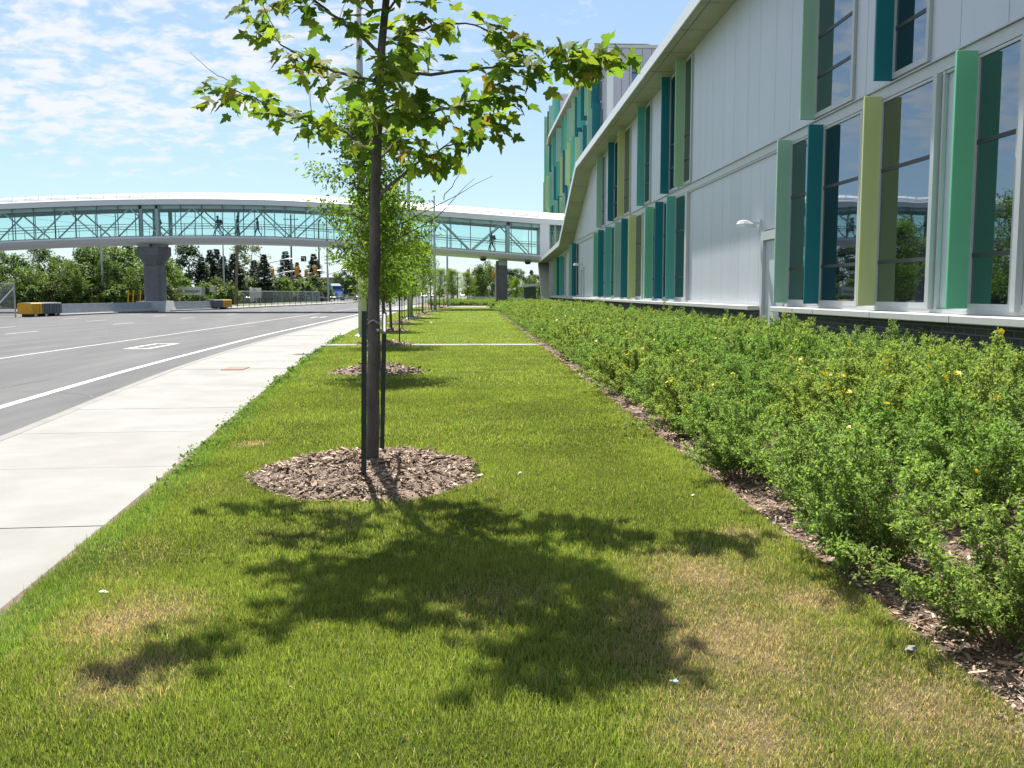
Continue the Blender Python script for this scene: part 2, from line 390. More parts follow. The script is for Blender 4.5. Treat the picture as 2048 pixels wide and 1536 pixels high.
for nm, x, y, L, a, z in (('road_crack', -8.6, 14, 9, 1.5, RZ), ('road_crack', -11.0, 17, 7, .2, RZ), ('road_crack', -14.5, 30, 12, 1.7, RZ), ('road_crack', -9.5, 41, 9, .1, RZ), ('sidewalk_crack', -3.2, 5.2, 1.1, 2.9, 0), ('sidewalk_crack', -4.3, 13.4, 1.3, .4, 0)):
    mb = MB(); p = Vector((x, y)); pts = [p.copy()]
    for k in range(int(L*5)): a += rc.uniform(-.35, .35)*.6; p = p + Vector((math.cos(a), math.sin(a)))*.2; pts.append(p.copy())
    vs = []
    for i, q in enumerate(pts): w = (.012 if z < 0 else .003)*rc.uniform(.4, 1.3); vs += [(q.x-w, q.y, z+.0045), (q.x+w, q.y+w, z+.0045)]
    mb.add(vs, [(2*i, 2*i+1, 2*i+3, 2*i+2) for i in range(len(pts)-1)]); tag(mb.build(nm, M['frame_dark'] if z < 0 else M['soil']), kind='structure')
mb = MB(); mb.lathe([(.33, .001), (.33, .006), (.27, .007), (.26, .005)], 20, (-10.9, 47, RZ)); tag(mb.build('manhole_cover', M['rust']), 'round iron manhole cover set in the near traffic lane', 'manhole cover')
# far side of the road beyond the median: pavement edge and verge
EDGE = [(-24.4, 99.5), (-23.6, 112), (-22.0, 126), (-20.4, 142), (-19.4, 156), (-20.5, 163), (-26, 166)]
mb = MB(); vs = []
for i, (x, y) in enumerate(EDGE): vs += [(x, y, -.02), (x-3.2, y+(0 if i < 5 else -2), -.02), (x+.18, y, -.02), (x+.2, y, -.15)]
for i in range(len(EDGE)-1):
    a, b = 4*i, 4*i+4
    mb.f += []; mb.add([vs[a], vs[a+1], vs[b+1], vs[b]], [(0, 1, 2, 3)], 0); mb.add([vs[a+2], vs[a], vs[b], vs[b+2]], [(0, 1, 2, 3)], 1); mb.add([vs[a+3], vs[a+2], vs[b+2], vs[b+3]], [(0, 1, 2, 3)], 1)
tag(mb.build('far_sidewalk', [M['concrete'], M['rust']]), kind='structure')
mb = MB(); mb.add([(x-3.2, y+(0 if i < 5 else -2), -.024) for i, (x, y) in enumerate(EDGE)] + [(-150, 164, -.024), (-150, 99.5, -.024)], [tuple(range(len(EDGE)+2))])
tag(mb.build('far_verge', M['far_ground']), kind='structure')
# lawn: base sheet with bare soil along the worn edge and straw-coloured dry patches
DRY = [(1.15, 3.9, .62), (1.25, 4.9, .45), (1.6, 3.2, .4), (-1.55, 4.3, .36), (-1.35, 3.6, .26), (.9, 3.1, .35), (1.6, 4.4, .3), (1.65, 5.7, .18), (-2.2, 9.4, .2)]
def dryness(x, y):
    d = .62*vnoise(x*1.1, y*1.1, 3) + .38*vnoise(x*3.7, y*3.7, 5)
    d = np.clip((d-.56)*2.0, 0, 1)*np.clip(1.05-y*.09, .08, 1)*.65
    for a, b, r in DRY: d = np.maximum(d, np.clip(1.25 - np.hypot(x-a, (y-b)*.8)/r, 0, 1)*(.55+.6*vnoise(x*5, y*5, 8)))
    return np.clip(d, 0, 1)
def lawn_left(y): return np.interp(y, [a for a, b in LAWN], [b for a, b in LAWN]) - .03 + .05*vnoise(y*1.3, y*0, 11) + .03*vnoise(y*5, y*0, 12)
def edge_wear(x, y): return np.clip(1 - (x - lawn_left(y))/(.03+.16*np.clip(vnoise(y*.55, y*0, 21)-.3, 0, 1)), 0, 1)
def lawn_z(x, y): return .015 + .035*np.clip((x-lawn_left(y))/.6, 0, 1) + .02*vnoise(x*.8, y*.8, 31)
ys = np.concatenate([np.arange(-3, 12, .12), np.arange(12, 96.3, .6)]); nx = 46
gx = np.zeros((len(ys), nx)); gy = np.repeat(ys[:, None], nx, 1)
ll = lawn_left(ys); tx = np.linspace(0, 1, nx)
gx = ll[:, None]*(1-tx) + (ROW+.05*(vnoise(ys*2.2, ys*0, 41)-.5))[:, None]*tx
gz = lawn_z(gx, gy); gz[:, 0] = .004; gz[:, -1] = .02
d = dryness(gx, gy); w = edge_wear(gx, gy)
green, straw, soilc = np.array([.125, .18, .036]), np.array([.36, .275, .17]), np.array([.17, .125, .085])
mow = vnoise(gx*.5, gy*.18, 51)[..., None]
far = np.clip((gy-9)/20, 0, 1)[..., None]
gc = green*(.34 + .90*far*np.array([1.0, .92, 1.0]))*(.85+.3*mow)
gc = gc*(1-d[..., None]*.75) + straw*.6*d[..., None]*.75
gc = gc*(1-w[..., None]) + soilc*w[..., None]
idx = np.arange(len(ys)*nx).reshape(len(ys), nx)
F = np.stack([idx[:-1, :-1], idx[:-1, 1:], idx[1:, 1:], idx[1:, :-1]], -1).reshape(-1, 4)
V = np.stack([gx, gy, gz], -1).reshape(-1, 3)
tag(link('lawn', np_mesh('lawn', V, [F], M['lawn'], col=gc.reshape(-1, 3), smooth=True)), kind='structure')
# soil under the lawn's left edge
tag(strip('soil_edge', lambda y: lerp(LAWN, y)-.04, lambda y: lerp(LAWN, y)+.5, -4, 96, .5, .006, M['soil']), kind='structure')
# narrow concrete path across the lawn and a wider one further on
mb = MB(); mb.box(-4.25, ROW-.02, 26.75, 27.45, .02, .075); tag(mb.build('path', M['concrete']), kind='structure')
mb = MB(); mb.box(-2.6, 1.9, 96.6, 104.5, .0, .06); mb.box(-6.0, -2.62, 99, 101, .0, .055); tag(mb.build('far_path', M['concrete']), kind='structure')
# planting bed
ys = np.arange(-3, 95.1, .22); xs = np.concatenate([np.linspace(ROW-.08, 2.9, 12), np.linspace(3.2, 6.74, 8)])
gx, gy = np.meshgrid(xs, ys); gz = .004 + .03*vnoise(gx*3, gy*3, 61) + .02*vnoise(gx*9, gy*9, 62) + .02*np.clip(gx-2.2, 0, 3)
gz[:, :2] = np.minimum(gz[:, :2], .012)
idx = np.arange(gx.size).reshape(gx.shape); F = np.stack([idx[:-1, :-1], idx[:-1, 1:], idx[1:, 1:], idx[1:, :-1]], -1).reshape(-1, 4)
tag(link('planting_bed', np_mesh('planting_bed', np.stack([gx, gy, gz], -1).reshape(-1, 3), [F], M['mulch'], smooth=True)), kind='structure')
mb = MB(); mb.add([(-6.1, 104.6, .012), (9, 104.6, .012), (9, 122, .012), (-6.1, 122, .012)], [(0, 1, 2, 3)])
tag(mb.build('far_bed', M['mulch']), kind='structure')
# ------------------------------------------------------------------ low building with coloured fins
FX = 6.8                                            # facade plane
bld = empty('academic_building', (FX, 30, 0), 0, 'long low white panelled building with coloured vertical fins and folded roof beside the shrub bed', 'building')
def lb(o):                                          # parts are modelled in world space
    o.parent = bld; o.matrix_parent_inverse = Matrix.Translation((-FX, -30, 0)); return o
def topz(y): return 9.42-.0158*y if y < 54.6 else 8.557 - (y-54.6)*.362
rnd = random.Random(4)
mb = MB()
def panels(y0, y1, zl, zh, wid=(.7, 1.25)):
    y = y1
    while y > y0 + .01:
        w = rnd.uniform(*wid); a = max(y-w, y0)
        if a - y0 < .3: a = y0
        p, q = a+.006, y-.006
        zt = (lambda v: zh(v)) if callable(zh) else (lambda v: zh)
        vs = []
        for X in (FX, FX+.04):
            vs += [(X, p, zl), (X, q, zl), (X, q, zt(q)), (X, p, zt(p))]
        mb.add(vs, [(0, 1, 2, 3), (7, 6, 5, 4), (0, 4, 5, 1), (1, 5, 6, 2), (2, 6, 7, 3), (3, 7, 4, 0)]); y = a
panels(-6, 20.5, 1.25, 4.69); panels(22.1, 84.6, 1.25, lambda y: min(4.69, 4.79-(y-64.9)*.027) if y > 62 else 4.69); panels(20.5, 22.1, 3.0, 4.69)
panels(-6, 64.2, 4.89, lambda y: topz(y)-.01)
lb(mb.build('wall_panel', M['panel']))
mb = MB()   # the mass behind the cladding
mb.prism([(-6, -.1), (84.6, -.1), (84.6, 4.1), (64.9, 4.7), (54.6, 8.5), (-6, 9.45)], FX+.045, 24)
lb(mb.build('wall', M['tower_panel']))
for a, b in ((-6, 20.45), (22.12, 84)):
    mb = MB(); mb.box(FX-.16, FX+.04, a, b, -.1, 1.13); lb(mb.build('brick_plinth', M['brick']))
mb = MB()
for a, b in ((-6, 20.45), (22.12, 84)):
    y = b
    while y > a:
        q = max(a, y-2.6); mb = MB(); mb.cham(FX-.35, FX+.02, q+.004, y-.004, 1.135, 1.245, .012); y = q; lb(mb.build('sill', M['sill']))
mb = MB(); mb.box(FX-.06, FX-.002, -6, 63.6, 4.70, 4.88); mb.box(FX-.10, FX-.002, -6, 63.6, 4.885, 4.905); mb.box(FX-.045, FX-.002, -6, 63.6, 4.655, 4.695)
lb(mb.build('string_course', M['frame']))
for a, b in ((0, 20.4), (22.15, 84)):
    mb = MB(); mb.box(FX-.05, FX-.003, a, b, 1.25, 1.31); lb(mb.build('base_trim', M['frame']))
def fin(y, z0, z1, colr, proj=.335, th=.055, X=FX):
    mb = MB(); mb.cham(X-proj-.005, X-.004, y, y+th, z0, z1, .006)
    return mb.build('fin', M['fin_'+colr])
def window(y0, y1, z0, z1, transoms, X=FX, side='near', fr=.09):
    "frame is the part, the pane and transoms are its pieces"
    mb = MB()
    mb.box(X-.055, X-.003, y0, y0+fr, z0, z1); mb.box(X-.055, X-.003, y1-.035, y1, z0, z1)
    mb.box(X-.055, X-.003, y0+fr, y1-.035, z0, z0+fr); mb.box(X-.055, X-.003, y0+fr, y1-.035, z1-.04, z1)
    f = mb.build('window', M['frame'])
    g = MB(); g.box(X-.03, X-.0035, y0+fr+.002, y1-.037, z0+fr+.002, z1-.042); p = g.build('pane', M['window'], f)
    for z in transoms: t = MB(); t.box(X-.042, X-.031, y0+fr, y1-.037, z-.03, z+.03); t.build('transom', M['frame_dark'], f)
    return f
LT = (2.05, 3.55)
for y, c, w, nx_ in ((12.75, 'green', 1.08, 1), (15.75, 'yellow', 1.85, 1), (18.36, 'dark', 1.84, 0), (20.22, 'light', 1.83, 0)):
    lb(fin(y, 1.33, 4.76, c)); lb(window(y-w, y-.005, 1.31, 4.69, LT))
lb(window(8.6, 11.5, 1.31, 4.69, LT)); lb(fin(11.52-2.95, 1.33, 4.76, 'teal'))
for y in (13.83, 11.58):                              # deep jamb profiles between the near windows
    mb = MB(); mb.box(FX-.12, FX-.004, y-.08, y+.03, 1.31, 4.69); lb(mb.build('jamb', M['frame']))
    mb = MB(); mb.box(FX-.06, FX-.004, y-.2, y-.15, 1.31, 4.69); lb(mb.build('jamb', M['frame']))
for y, c, w in ((31.75, 'teal', 1.62), (33.75, 'dark', 1.7), (35.7, 'green', 1.6), (39.45, 'yellow', 1.5), (41.45, 'dark', 1.7), (43.45, 'grey', 1.7), (46.5, 'teal', 1.7), (49.05, 'dark', 1.7), (50.95, 'green', 1.6), (61.95, 'dark', 1.3), (63.9, 'light', 1.5), (71.0, 'teal', 1.4), (73.2, 'dark', 1.4), (76.6, 'leafy', 1.6)):
    lb(fin(y, 1.33, 4.74 if y < 64.5 else 4.25, c)); lb(window(y-w, y-.005, 1.31, 4.69 if y < 64.5 else 4.2, LT))
for b in ((FX-.10, FX-.004, 29.85, 30.1, 1.31, 4.69), (FX-.1, FX-.004, 69.3, 69.5, 1.25, 4.4), (FX-.3, FX-.1, 80.6, 80.85, 0, 4.2)):
    mb = MB(); mb.box(*b); lb(mb.build('pilaster', M['frame']))
UT = (5.74, 6.5)
for y, c, w, z0 in ((9.9, 'teal', 1.5, 4.94), (15.4, 'dark', 1.2, 4.94), (18.87, 'light', 1.85, 4.94), (30.65, 'leafy', 1.0, 4.93), (32.9, 'dark', 1.5, 4.93), (37.62, 'teal', 1.2, 4.94), (42.65, 'yellow', 1.55, 4.92), (45.7, 'dark', 1.5, 4.94), (49.87, 'grey', 1.0, 4.91)):
    t = topz(y)
    lb(fin(y, z0, t-.06, c)); lb(window(y-w, y-.005, z0+.02, t-.12, UT))
# doors
def door(y0, y1, z0, zt):
    mb = MB(); mb.box(FX-.08, FX+.02, y0, y0+.16, z0, zt+.2); mb.box(FX-.08, FX+.02, y1-.16, y1, z0, zt+.2); mb.box(FX-.08, FX+.02, y0+.16, y1-.16, zt, zt+.2)
    f = mb.build('door_frame', M['frame'])
    g = MB(); g.cham(FX-.01, FX+.02, y0+.165, y1-.165, z0, zt-.005, .006); dd = g.build('door', M['panel'], f)
    h = MB(); h.box(FX-.06, FX-.012, y0+.25, y0+.29, 1.45, 1.65); h.build('handle', M['galv'], dd)
    return lb(f)
door(20.48, 22.1, .42, 2.75); door(57.9, 59.3, 1.26, 2.9)
mb = MB(); mb.box(FX-.8, FX-.05, 20.2, 22.4, -.1, .42); lb(mb.build('door_step', M['concrete']))
def wall_lamp(y, z, s=1):
    mb = MB(); prof = [(.02, .17), (.09, .15), (.15, .08), (.17, 0)]
    vs = []; n = 10
    for i, (r, h) in enumerate(prof):
        for k in range(n):
            a = math.pi*2*k/n; vs.append((FX-.32*s + (r*1.6*math.cos(a) - h*.5)*s*.9, y + r*math.sin(a)*s, z+h*s))
    mb.add(vs, [(i*n+k, i*n+(k+1) % n, (i+1)*n+(k+1) % n, (i+1)*n+k) for i in range(3) for k in range(n)] + [tuple(range(n))[::-1], tuple(range(3*n, 4*n))])
    mb.beam((FX-.25*s, y, z+.1*s), (FX, y, z+.1*s), .06, .06); mb.box(FX-.03, FX-.002, y-.07, y+.07, z+.02, z+.18)
    o = lb(mb.build('wall_lamp', M['fascia'], smooth=False)); return o
wall_lamp(22.45, 3.08); wall_lamp(59.0, 3.2)
# roof ribbon: runs level, folds down at the far end, forms a canopy and returns to the ground
RIB = [(-6, 9.515), (54.6, 8.557), (64.9, 4.72), (85.3, 4.15), (79.6, .0)]
def offs(path, t):
    out = []
    for i, p in enumerate(path):
        ds = []
        if i: ds.append((Vector(p)-Vector(path[i-1])).normalized())
        if i < len(path)-1: ds.append((Vector(path[i+1])-Vector(p)).normalized())
        ns = [Vector((-d.y, d.x)) for d in ds]; nn = sum(ns, Vector((0, 0))).normalized(); c = max(.5, nn.dot(ns[0]))
        out.append((p[0]+nn.x*t/c, p[1]+nn.y*t/c))
    return out
top = offs(RIB, .26)
mb = MB(); vs = []
for (a, b), (c, d_) in zip(RIB, top): vs += [(5.9, a, b), (FX+.1, a, b), (FX+.1, c, d_), (5.9, c, d_)]
n = len(RIB)
for i in range(n-1):
    o, p = 4*i, 4*i+4
    mb.add([vs[o], vs[o+1], vs[p+1], vs[p]], [(0, 1, 2, 3)], 0); mb.add([vs[o+3], vs[o+2], vs[p+2], vs[p+3]], [(3, 2, 1, 0)], 1)
    mb.add([vs[o], vs[o+3], vs[p+3], vs[p]], [(3, 2, 1, 0)], 0); mb.add([vs[o+1], vs[o+2], vs[p+2], vs[p+1]], [(0, 1, 2, 3)], 0)
mb.add([vs[0], vs[1], vs[2], vs[3]], [(0, 1, 2, 3)], 1)
lb(mb.build('soffit', [M['soffit'], M['bridge_roof']]))
mb = MB(); t2 = offs(RIB, .32); t0 = offs(RIB, -.02)
for i in range(n-1):
    for X0, X1 in ((5.86, 5.897),):
        q = [(X0, *t0[i]), (X0, *t0[i+1]), (X0, *t2[i+1]), (X0, *t2[i]), (X1, *t0[i]), (X1, *t0[i+1]), (X1, *t2[i+1]), (X1, *t2[i])]
        mb.add(q, [(0, 1, 2, 3), (7, 6, 5, 4), (0, 4, 5, 1), (3, 2, 6, 7)])
lb(mb.build('fascia', M['fascia']))
mb = MB()      # thin shadow joints in the soffit
for i in (0,):
    for k in range(1, 26):
        y = -6 + k*2.4; z = RIB[0][1] + (RIB[1][1]-RIB[0][1])*(y+6)/60.6; mb.box(5.92, FX-.01, y-.008, y+.008, z-.004, z-.001)
mb.add([(6.13, -6, 9.511), (6.15, -6, 9.511), (6.15, 54.6, 8.553), (6.13, 54.6, 8.553)], [(0, 1, 2, 3)])
for k in range(1, 5):
    f = k/5; y = 54.6+10.3*f; z = 8.557-3.837*f; mb.box(5.92, FX-.01, y-.02, y-.004, z-.01, z-.002)
lb(mb.build('soffit_joint', M['frame_dark']))
mb = MB(); mb.prism([(-6, 9.55), (54.6, 8.6), (54.6, 8.75), (-6, 9.78)], FX+.11, 25); lb(mb.build('roof', M['bridge_roof']))
# ------------------------------------------------------------------ tower behind
TX = 10.5
tw = empty('tower_building', (TX, 100, 0), 0, 'tall grey tower block with green and yellow fins behind the low building', 'building')
def lt(o): o.parent = tw; o.matrix_parent_inverse = Matrix.Translation((-TX, -100, 0)); return o
mb = MB(); mb.box(TX, 30, 75, 135, -.1, 20.3); mb.box(TX+.2, 22, 117, 134.8, 20.35, 25.2); lt(mb.build('wall', M['tower_panel']))
mb = MB(); mb.box(TX-.06, 30.1, 74.9, 117, 20.32, 20.55); mb.box(TX+.1, 22.1, 116.9, 134.9, 25.21, 25.4); mb.box(TX-.05, 30, 74.93, 74.99, 12.4, 12.65)
lt(mb.build('coping', M['frame']))
mb = MB(); mb.box(TX-.04, TX+.45, 74.92, 74.995, 0, 20.3); lt(mb.build('corner_trim', M['fascia']))
mb = MB()
for x in (11.6, 12.2, 13.2, 13.9, 15.0, 16, 17, 18): mb.box(x-.012, x+.012, 74.985, 74.998, 4, 20.3)
lt(mb.build('panel_joint', M['frame_dark']))
def twin(x0, x1, z0, z1):
    f = MB()
    for b in ((x0-.08, x0, z0, z1), (x1, x1+.08, z0, z1), (x0, x1, z0-.08, z0), (x0, x1, z1, z1+.08)): f.box(b[0], b[1], 74.93, 74.996, b[2], b[3])
    fo = f.build('window', M['frame']); g = MB(); g.box(x0, x1, 74.96, 74.997, z0, z1); g.build('pane', M['window'], fo)
    t = MB(); t.box(x0, x1, 74.94, 74.959, z1-1.4, z1-1.28); t.build('transom', M['frame_dark'], fo); return lt(fo)
twin(12.35, 13.1, 13, 19.8); twin(14.5, 16, 13, 19.8)
rr = random.Random(12); seq = ['teal', 'yellow', 'dark', 'light', 'leafy', 'grey', 'teal', 'green', 'dark', 'yellow', 'grey', 'leafy']
ROWS = [(4.4, 8.4), (8.5, 12.5), (12.6, 16.6), (16.7, 20.3)]
for r, (z0, z1) in enumerate(ROWS):
    y = 77.0 + .7*r
    while y < 133:
        lt(fin(y, z0+rr.uniform(-.5, .2), z1+rr.uniform(-.5, .3), seq[rr.randrange(12)], proj=.75, th=.09, X=TX))
        lt(window(y-1.3, y-.1, z0+.2, z1-.3, (), X=TX)) if r > 1 and rr.random() < .35 else None
        y += rr.choice((2.1, 2.5, 2.9, 3.3))
for k in range(7): lt(fin(118+k*2.6, 19.5+.2*(k % 2), 25.7-.25*(k % 3), seq[(k*5) % 12], proj=.7, th=.09, X=TX+.2))
RT = [(75.5, 20.45), (120.5, 20.75), (122.5, 20.1)]; tp = offs(RT, .3)
mb = MB(); mb.prism(RT + tp[::-1], 9.55, TX+.02); lt(mb.build('soffit', M['soffit']))
mb = MB(); mb.prism(offs(RT, -.02) + offs(RT, .34)[::-1], 9.51, 9.547); lt(mb.build('fascia', M['fascia']))
mb = MB(); mb.prism([(RT[0][0], 20.78), (RT[1][0], 21.08), (RT[1][0], 21.12), (RT[0][0], 20.82)], 9.5, 14); lt(mb.build('roof', M['bridge_roof']))
# ------------------------------------------------------------------ footbridge over the road
B0, B1 = 84.0, 88.2
BT = smooth([(-62, 3.9), (-50, 4.75), (-40.5, 5.28), (-34, 5.58), (-27.8, 5.75), (-21.4, 5.78), (-15, 5.66), (-6.3, 5.06), (0, 4.62), (6, 4.18), (11, 3.9)])
def bz(x): return lerp(BT, x)
br = empty('footbridge', (-20, 86, 0), 0, 'enclosed glass footbridge with white arched roof spanning the road to the building', 'footbridge')
def lbr(o): o.parent = br; o.matrix_parent_inverse = Matrix.Translation((20, -86, 0)); return o
XS = np.arange(-60, 10.41, 1.1)
def sweep(prof, m, name, x0=-60, x1=10.4, smooth_=False, closed=True):
    "section (y, z above the bridge's underside) carried along the bridge's arch"
    xs = [x0] + [x for x in XS if x0+.2 < x < x1-.2] + [x1]; mb = MB(); vs = []; n = len(prof)
    for x in xs: vs += [(x, a, bz(x)+b) for a, b in prof]
    fs = [(i*n+k, (i+1)*n+k, (i+1)*n+(k+1) % n, i*n+(k+1) % n) for i in range(len(xs)-1) for k in range(n if closed else n-1)]
    if closed: fs += [tuple(range(n)), tuple(range((len(xs)-1)*n, len(xs)*n))[::-1]]
    mb.add(vs, fs); return lbr(mb.build(name, m, smooth=smooth_))
sweep([(B0-.1, .5), (B0+.15, .2), (B0+.6, .06), (B1-.6, .06), (B1-.15, .2), (B1+.1, .5), (B1+.1, .62), (B0-.1, .62)], M['steel_white'], 'floor_beam')
sweep([(B0-.02, .625), (B1+.02, .625), (B1+.02, .7), (B0-.02, .7)], M['tower_panel'], 'floor_deck')
ro = [(B0-.32, 3.72), (B0-.32, 3.78)] + [(B0-.3 + (B1-B0+.6)*k/12, 3.78+.72*math.sin(math.pi*k/12)**.5) for k in range(1, 12)] + [(B1+.32, 3.78), (B1+.32, 3.72)]
sweep(ro, M['bridge_roof'], 'roof')
sweep([(B0-.25, 3.32), (B0+.1, 3.32), (B0+.1, 3.715), (B0-.3, 3.715)], M['steel_white'], 'fascia')
sweep([(B1-.1, 3.32), (B1+.25, 3.32), (B1+.3, 3.715), (B1-.1, 3.715)], M['steel_white'], 'fascia')
for y in (B0+.28, B1-.28):
    sweep([(y-.12, 3.0), (y+.12, 3.0), (y+.12, 3.3), (y-.12, 3.3)], M['steel_white'], 'top_chord', x1=6)
for y in (B0-.02, B1+.02): sweep([(y-.012, .64), (y+.012, .64), (y+.012, 3.34), (y-.012, 3.34)], M['bridge_glass'], 'glazing', x1=5.9)
for y, zz_ in ((B0+.6, 1.5), (B0+.6, 1.72), (B1-.6, 1.5), (B1-.6, 1.72)):
    sweep([(y-.02, zz_), (y+.02, zz_), (y+.02, zz_+.045), (y-.02, zz_+.045)], M['galv'], 'handrail', x1=5.8)
for i in range(22):
    x = -58+i*3.0
    for y in (B0+.6, B1-.6):
        if x < 5.5: mb = MB(); mb.beam((x, y, bz(x)+.7), (x, y, bz(x)+1.74), .035, .035); lbr(mb.build('rail_post', M['galv']))
x = -58.9
while x < 5.8:
    for y in (B0-.05, B1+.05):
        mb = MB(); mb.box(x-.03, x+.03, y-.03, y+.03, bz(x)+.6, bz(x)+3.36); lbr(mb.build('mullion', M['mullion']))
    x += 1.78
x = -58.9; kk = 0
while x < 3:
    for y in (B0+.28, B1-.28):
        mb = MB(); xm = x+2.67
        mb.beam((x+.12, y, bz(x)+.72), (xm, y, bz(xm)+3.1), .1, .12, up=(0, 1, 0)); mb.beam((xm, y, bz(xm)+3.1), (x+5.22, y, bz(x+5.34)+.72), .1, .12, up=(0, 1, 0))
        lbr(mb.build('truss_brace', M['steel_white']))
    x += 5.34
for x in (-28.6, -27.2, 3.15):
    for y in (B0+.3, B1-.3):
        mb = MB(); mb.box(x-.14, x+.14, y-.14, y+.14, bz(x)+.62, bz(x)+3.3); lbr(mb.build('column', M['steel_white']))
# snow guard rail on the roof
mb = MB()
xs = list(np.arange(-58, 6.5, 1.1)); pts = [(x, B0+.1, bz(x)+4.2) for x in xs]; mb.tube(pts, .014, 5); mb.tube([(a, b, c+.1) for a, b, c in pts], .014, 5)
for a, b, c in pts: mb.beam((a, b, c-.12), (a, b+.02, c+.14), .03, .06)
lbr(mb.build('snow_rail', M['sill']))
mb = MB(); mb.box(5.92, 6.75, B0-.2, B1+.2, bz(6.3)+.45, bz(6.3)+3.7); lbr(mb.build('end_portal', M['steel_white']))
for y in (B0-.02, B1+.02):
    mb = MB(); mb.box(6.8, 10.4, y-.01, y+.01, bz(8)+.7, bz(8)+3.34); lbr(mb.build('link_glazing', M['clear_glass']))
for x in (7.25, 7.9, 8.6, 9.3):
    mb = MB(); mb.box(x-.04, x+.04, B0-.08, B0-.035, bz(8)+.65, bz(8)+3.34); lbr(mb.build('mullion', M['frame']))
for x, c in ((7.0, 'leafy'), (7.6, 'light'), (8.2, 'yellow')):
    mb = MB(); mb.box(x, x+.05, B0+.3, B0+1.1, bz(8)+.7, bz(8)+3.3); lbr(mb.build('blade', M['fin_'+c]))
for x in (-6.2, .95, 4.9):
    mb = MB(); mb.lathe([(.28, 0), (.3, -.06), (.22, -.22), (.1, -.26)], 10, (x, B0+.6, bz(x)+.02)); lbr(mb.build('downlight', M['black']))
# piers
pr = MB(); pr.cham(-28.9, -27.4, 85.2, 87.0, RZ, 4.1, .18); pier = lbr(pr.build('pier', M['dark_concrete']))
hd = MB(); hexa = [(-1, -.35), (-.55, -1), (.55, -1), (1, -.35), (1, .35), (.55, 1), (-.55, 1), (-1, .35)]; vs = []
for z, sx, sy in ((3.95, .78, .95), (4.35, 1.0, 1.1), (4.8, 1.35, 1.3), (5.55, 1.35, 1.3)): vs += [(-28.15+a*sx, 86.1+b*sy, z) for a, b in hexa]
hd.add(vs, [(i*8+k, i*8+(k+1) % 8, (i+1)*8+(k+1) % 8, (i+1)*8+k) for i in range(3) for k in range(8)] + [tuple(range(8))[::-1], tuple(range(24, 32))])
hd.build('pier_head', M['dark_concrete'], pier).matrix_parent_inverse = Matrix.Identity(4)
for b in ((-29.2, -28.2, 85.0, 87.2, 5.553, 5.85), (-28.1, -27.1, 85.4, 86.8, 5.553, 5.8)): bb = MB(); bb.box(*b); bb.build('bearing', M['sill'], pier)
pr = MB(); pr.prism([(-29.5, RZ), (-26.9, RZ), (-27.2, .8), (-29.2, .8)], 84.2, 88.0, 'Y'); pr.build('pier_base', M['barrier'], pier)
pr = MB(); pr.box(2.12, 2.32, 85.4, 86.8, -.05, 4.36); pr.box(2.325, 3.12, 85.3, 86.9, -.05, 3.95); pier2 = lbr(pr.build('pier', M['dark_concrete']))
bb = MB(); bb.box(2.325, 3.12, 85.3, 86.9, 3.955, 4.42); bb.build('pier_head', M['sill'], pier2)
# ------------------------------------------------------------------ median barrier, crash cushions, fence end
BAR = [(-30.0, 70.0), (-28.15, 84.0), (-24.9, 98.0)]
def along(t):
    "point on the median line by distance Y"
    return Vector((lerp([(b, a) for a, b in BAR], t), t, 0))
JER = [(-.3, RZ), (-.3, RZ+.08), (-.16, .2), (-.09, .72), (.09, .72), (.16, .2), (.3, RZ+.08), (.3, RZ)]
mbr = empty('median_barrier', along(76), 0, 'long pale concrete barrier wall in the road median either side of the dark bridge pier', 'barrier')
def loc_child(o, root): o.parent = root; o.matrix_parent_inverse = Matrix.Translation(-root.location); return o
for a, b in ((70.0, 73.2), (73.22, 76.3), (76.32, 80.2), (80.22, 84.15), (88.05, 91.0), (91.02, 94.4)):
    mb = MB(); vs = []
    for t in (a, b):
        p = along(t); vs += [(p.x+u, p.y, v) for u, v in JER]
    n = 8; mb.add(vs, [(k, (k+1) % n, n+(k+1) % n, n+k) for k in range(n)] + [tuple(range(n))[::-1], tuple(range(n, 2*n))])
    loc_child(mb.build('barrier_segment', M['barrier']), mbr)
mb = MB(); vs = []
for t in (69, 76, 84, 95): p = along(t); vs += [(p.x+.32, p.y, RZ), (p.x+.75, p.y, RZ), (p.x+.75, p.y, RZ+.1), (p.x+.32, p.y, RZ+.12)]
mb.add(vs, [(4*i+k, 4*i+(k+1) % 4, 4*i+4+(k+1) % 4, 4*i+4+k) for i in range(3) for k in range(4)])
loc_child(mb.build('median_kerb', M['concrete']), mbr)
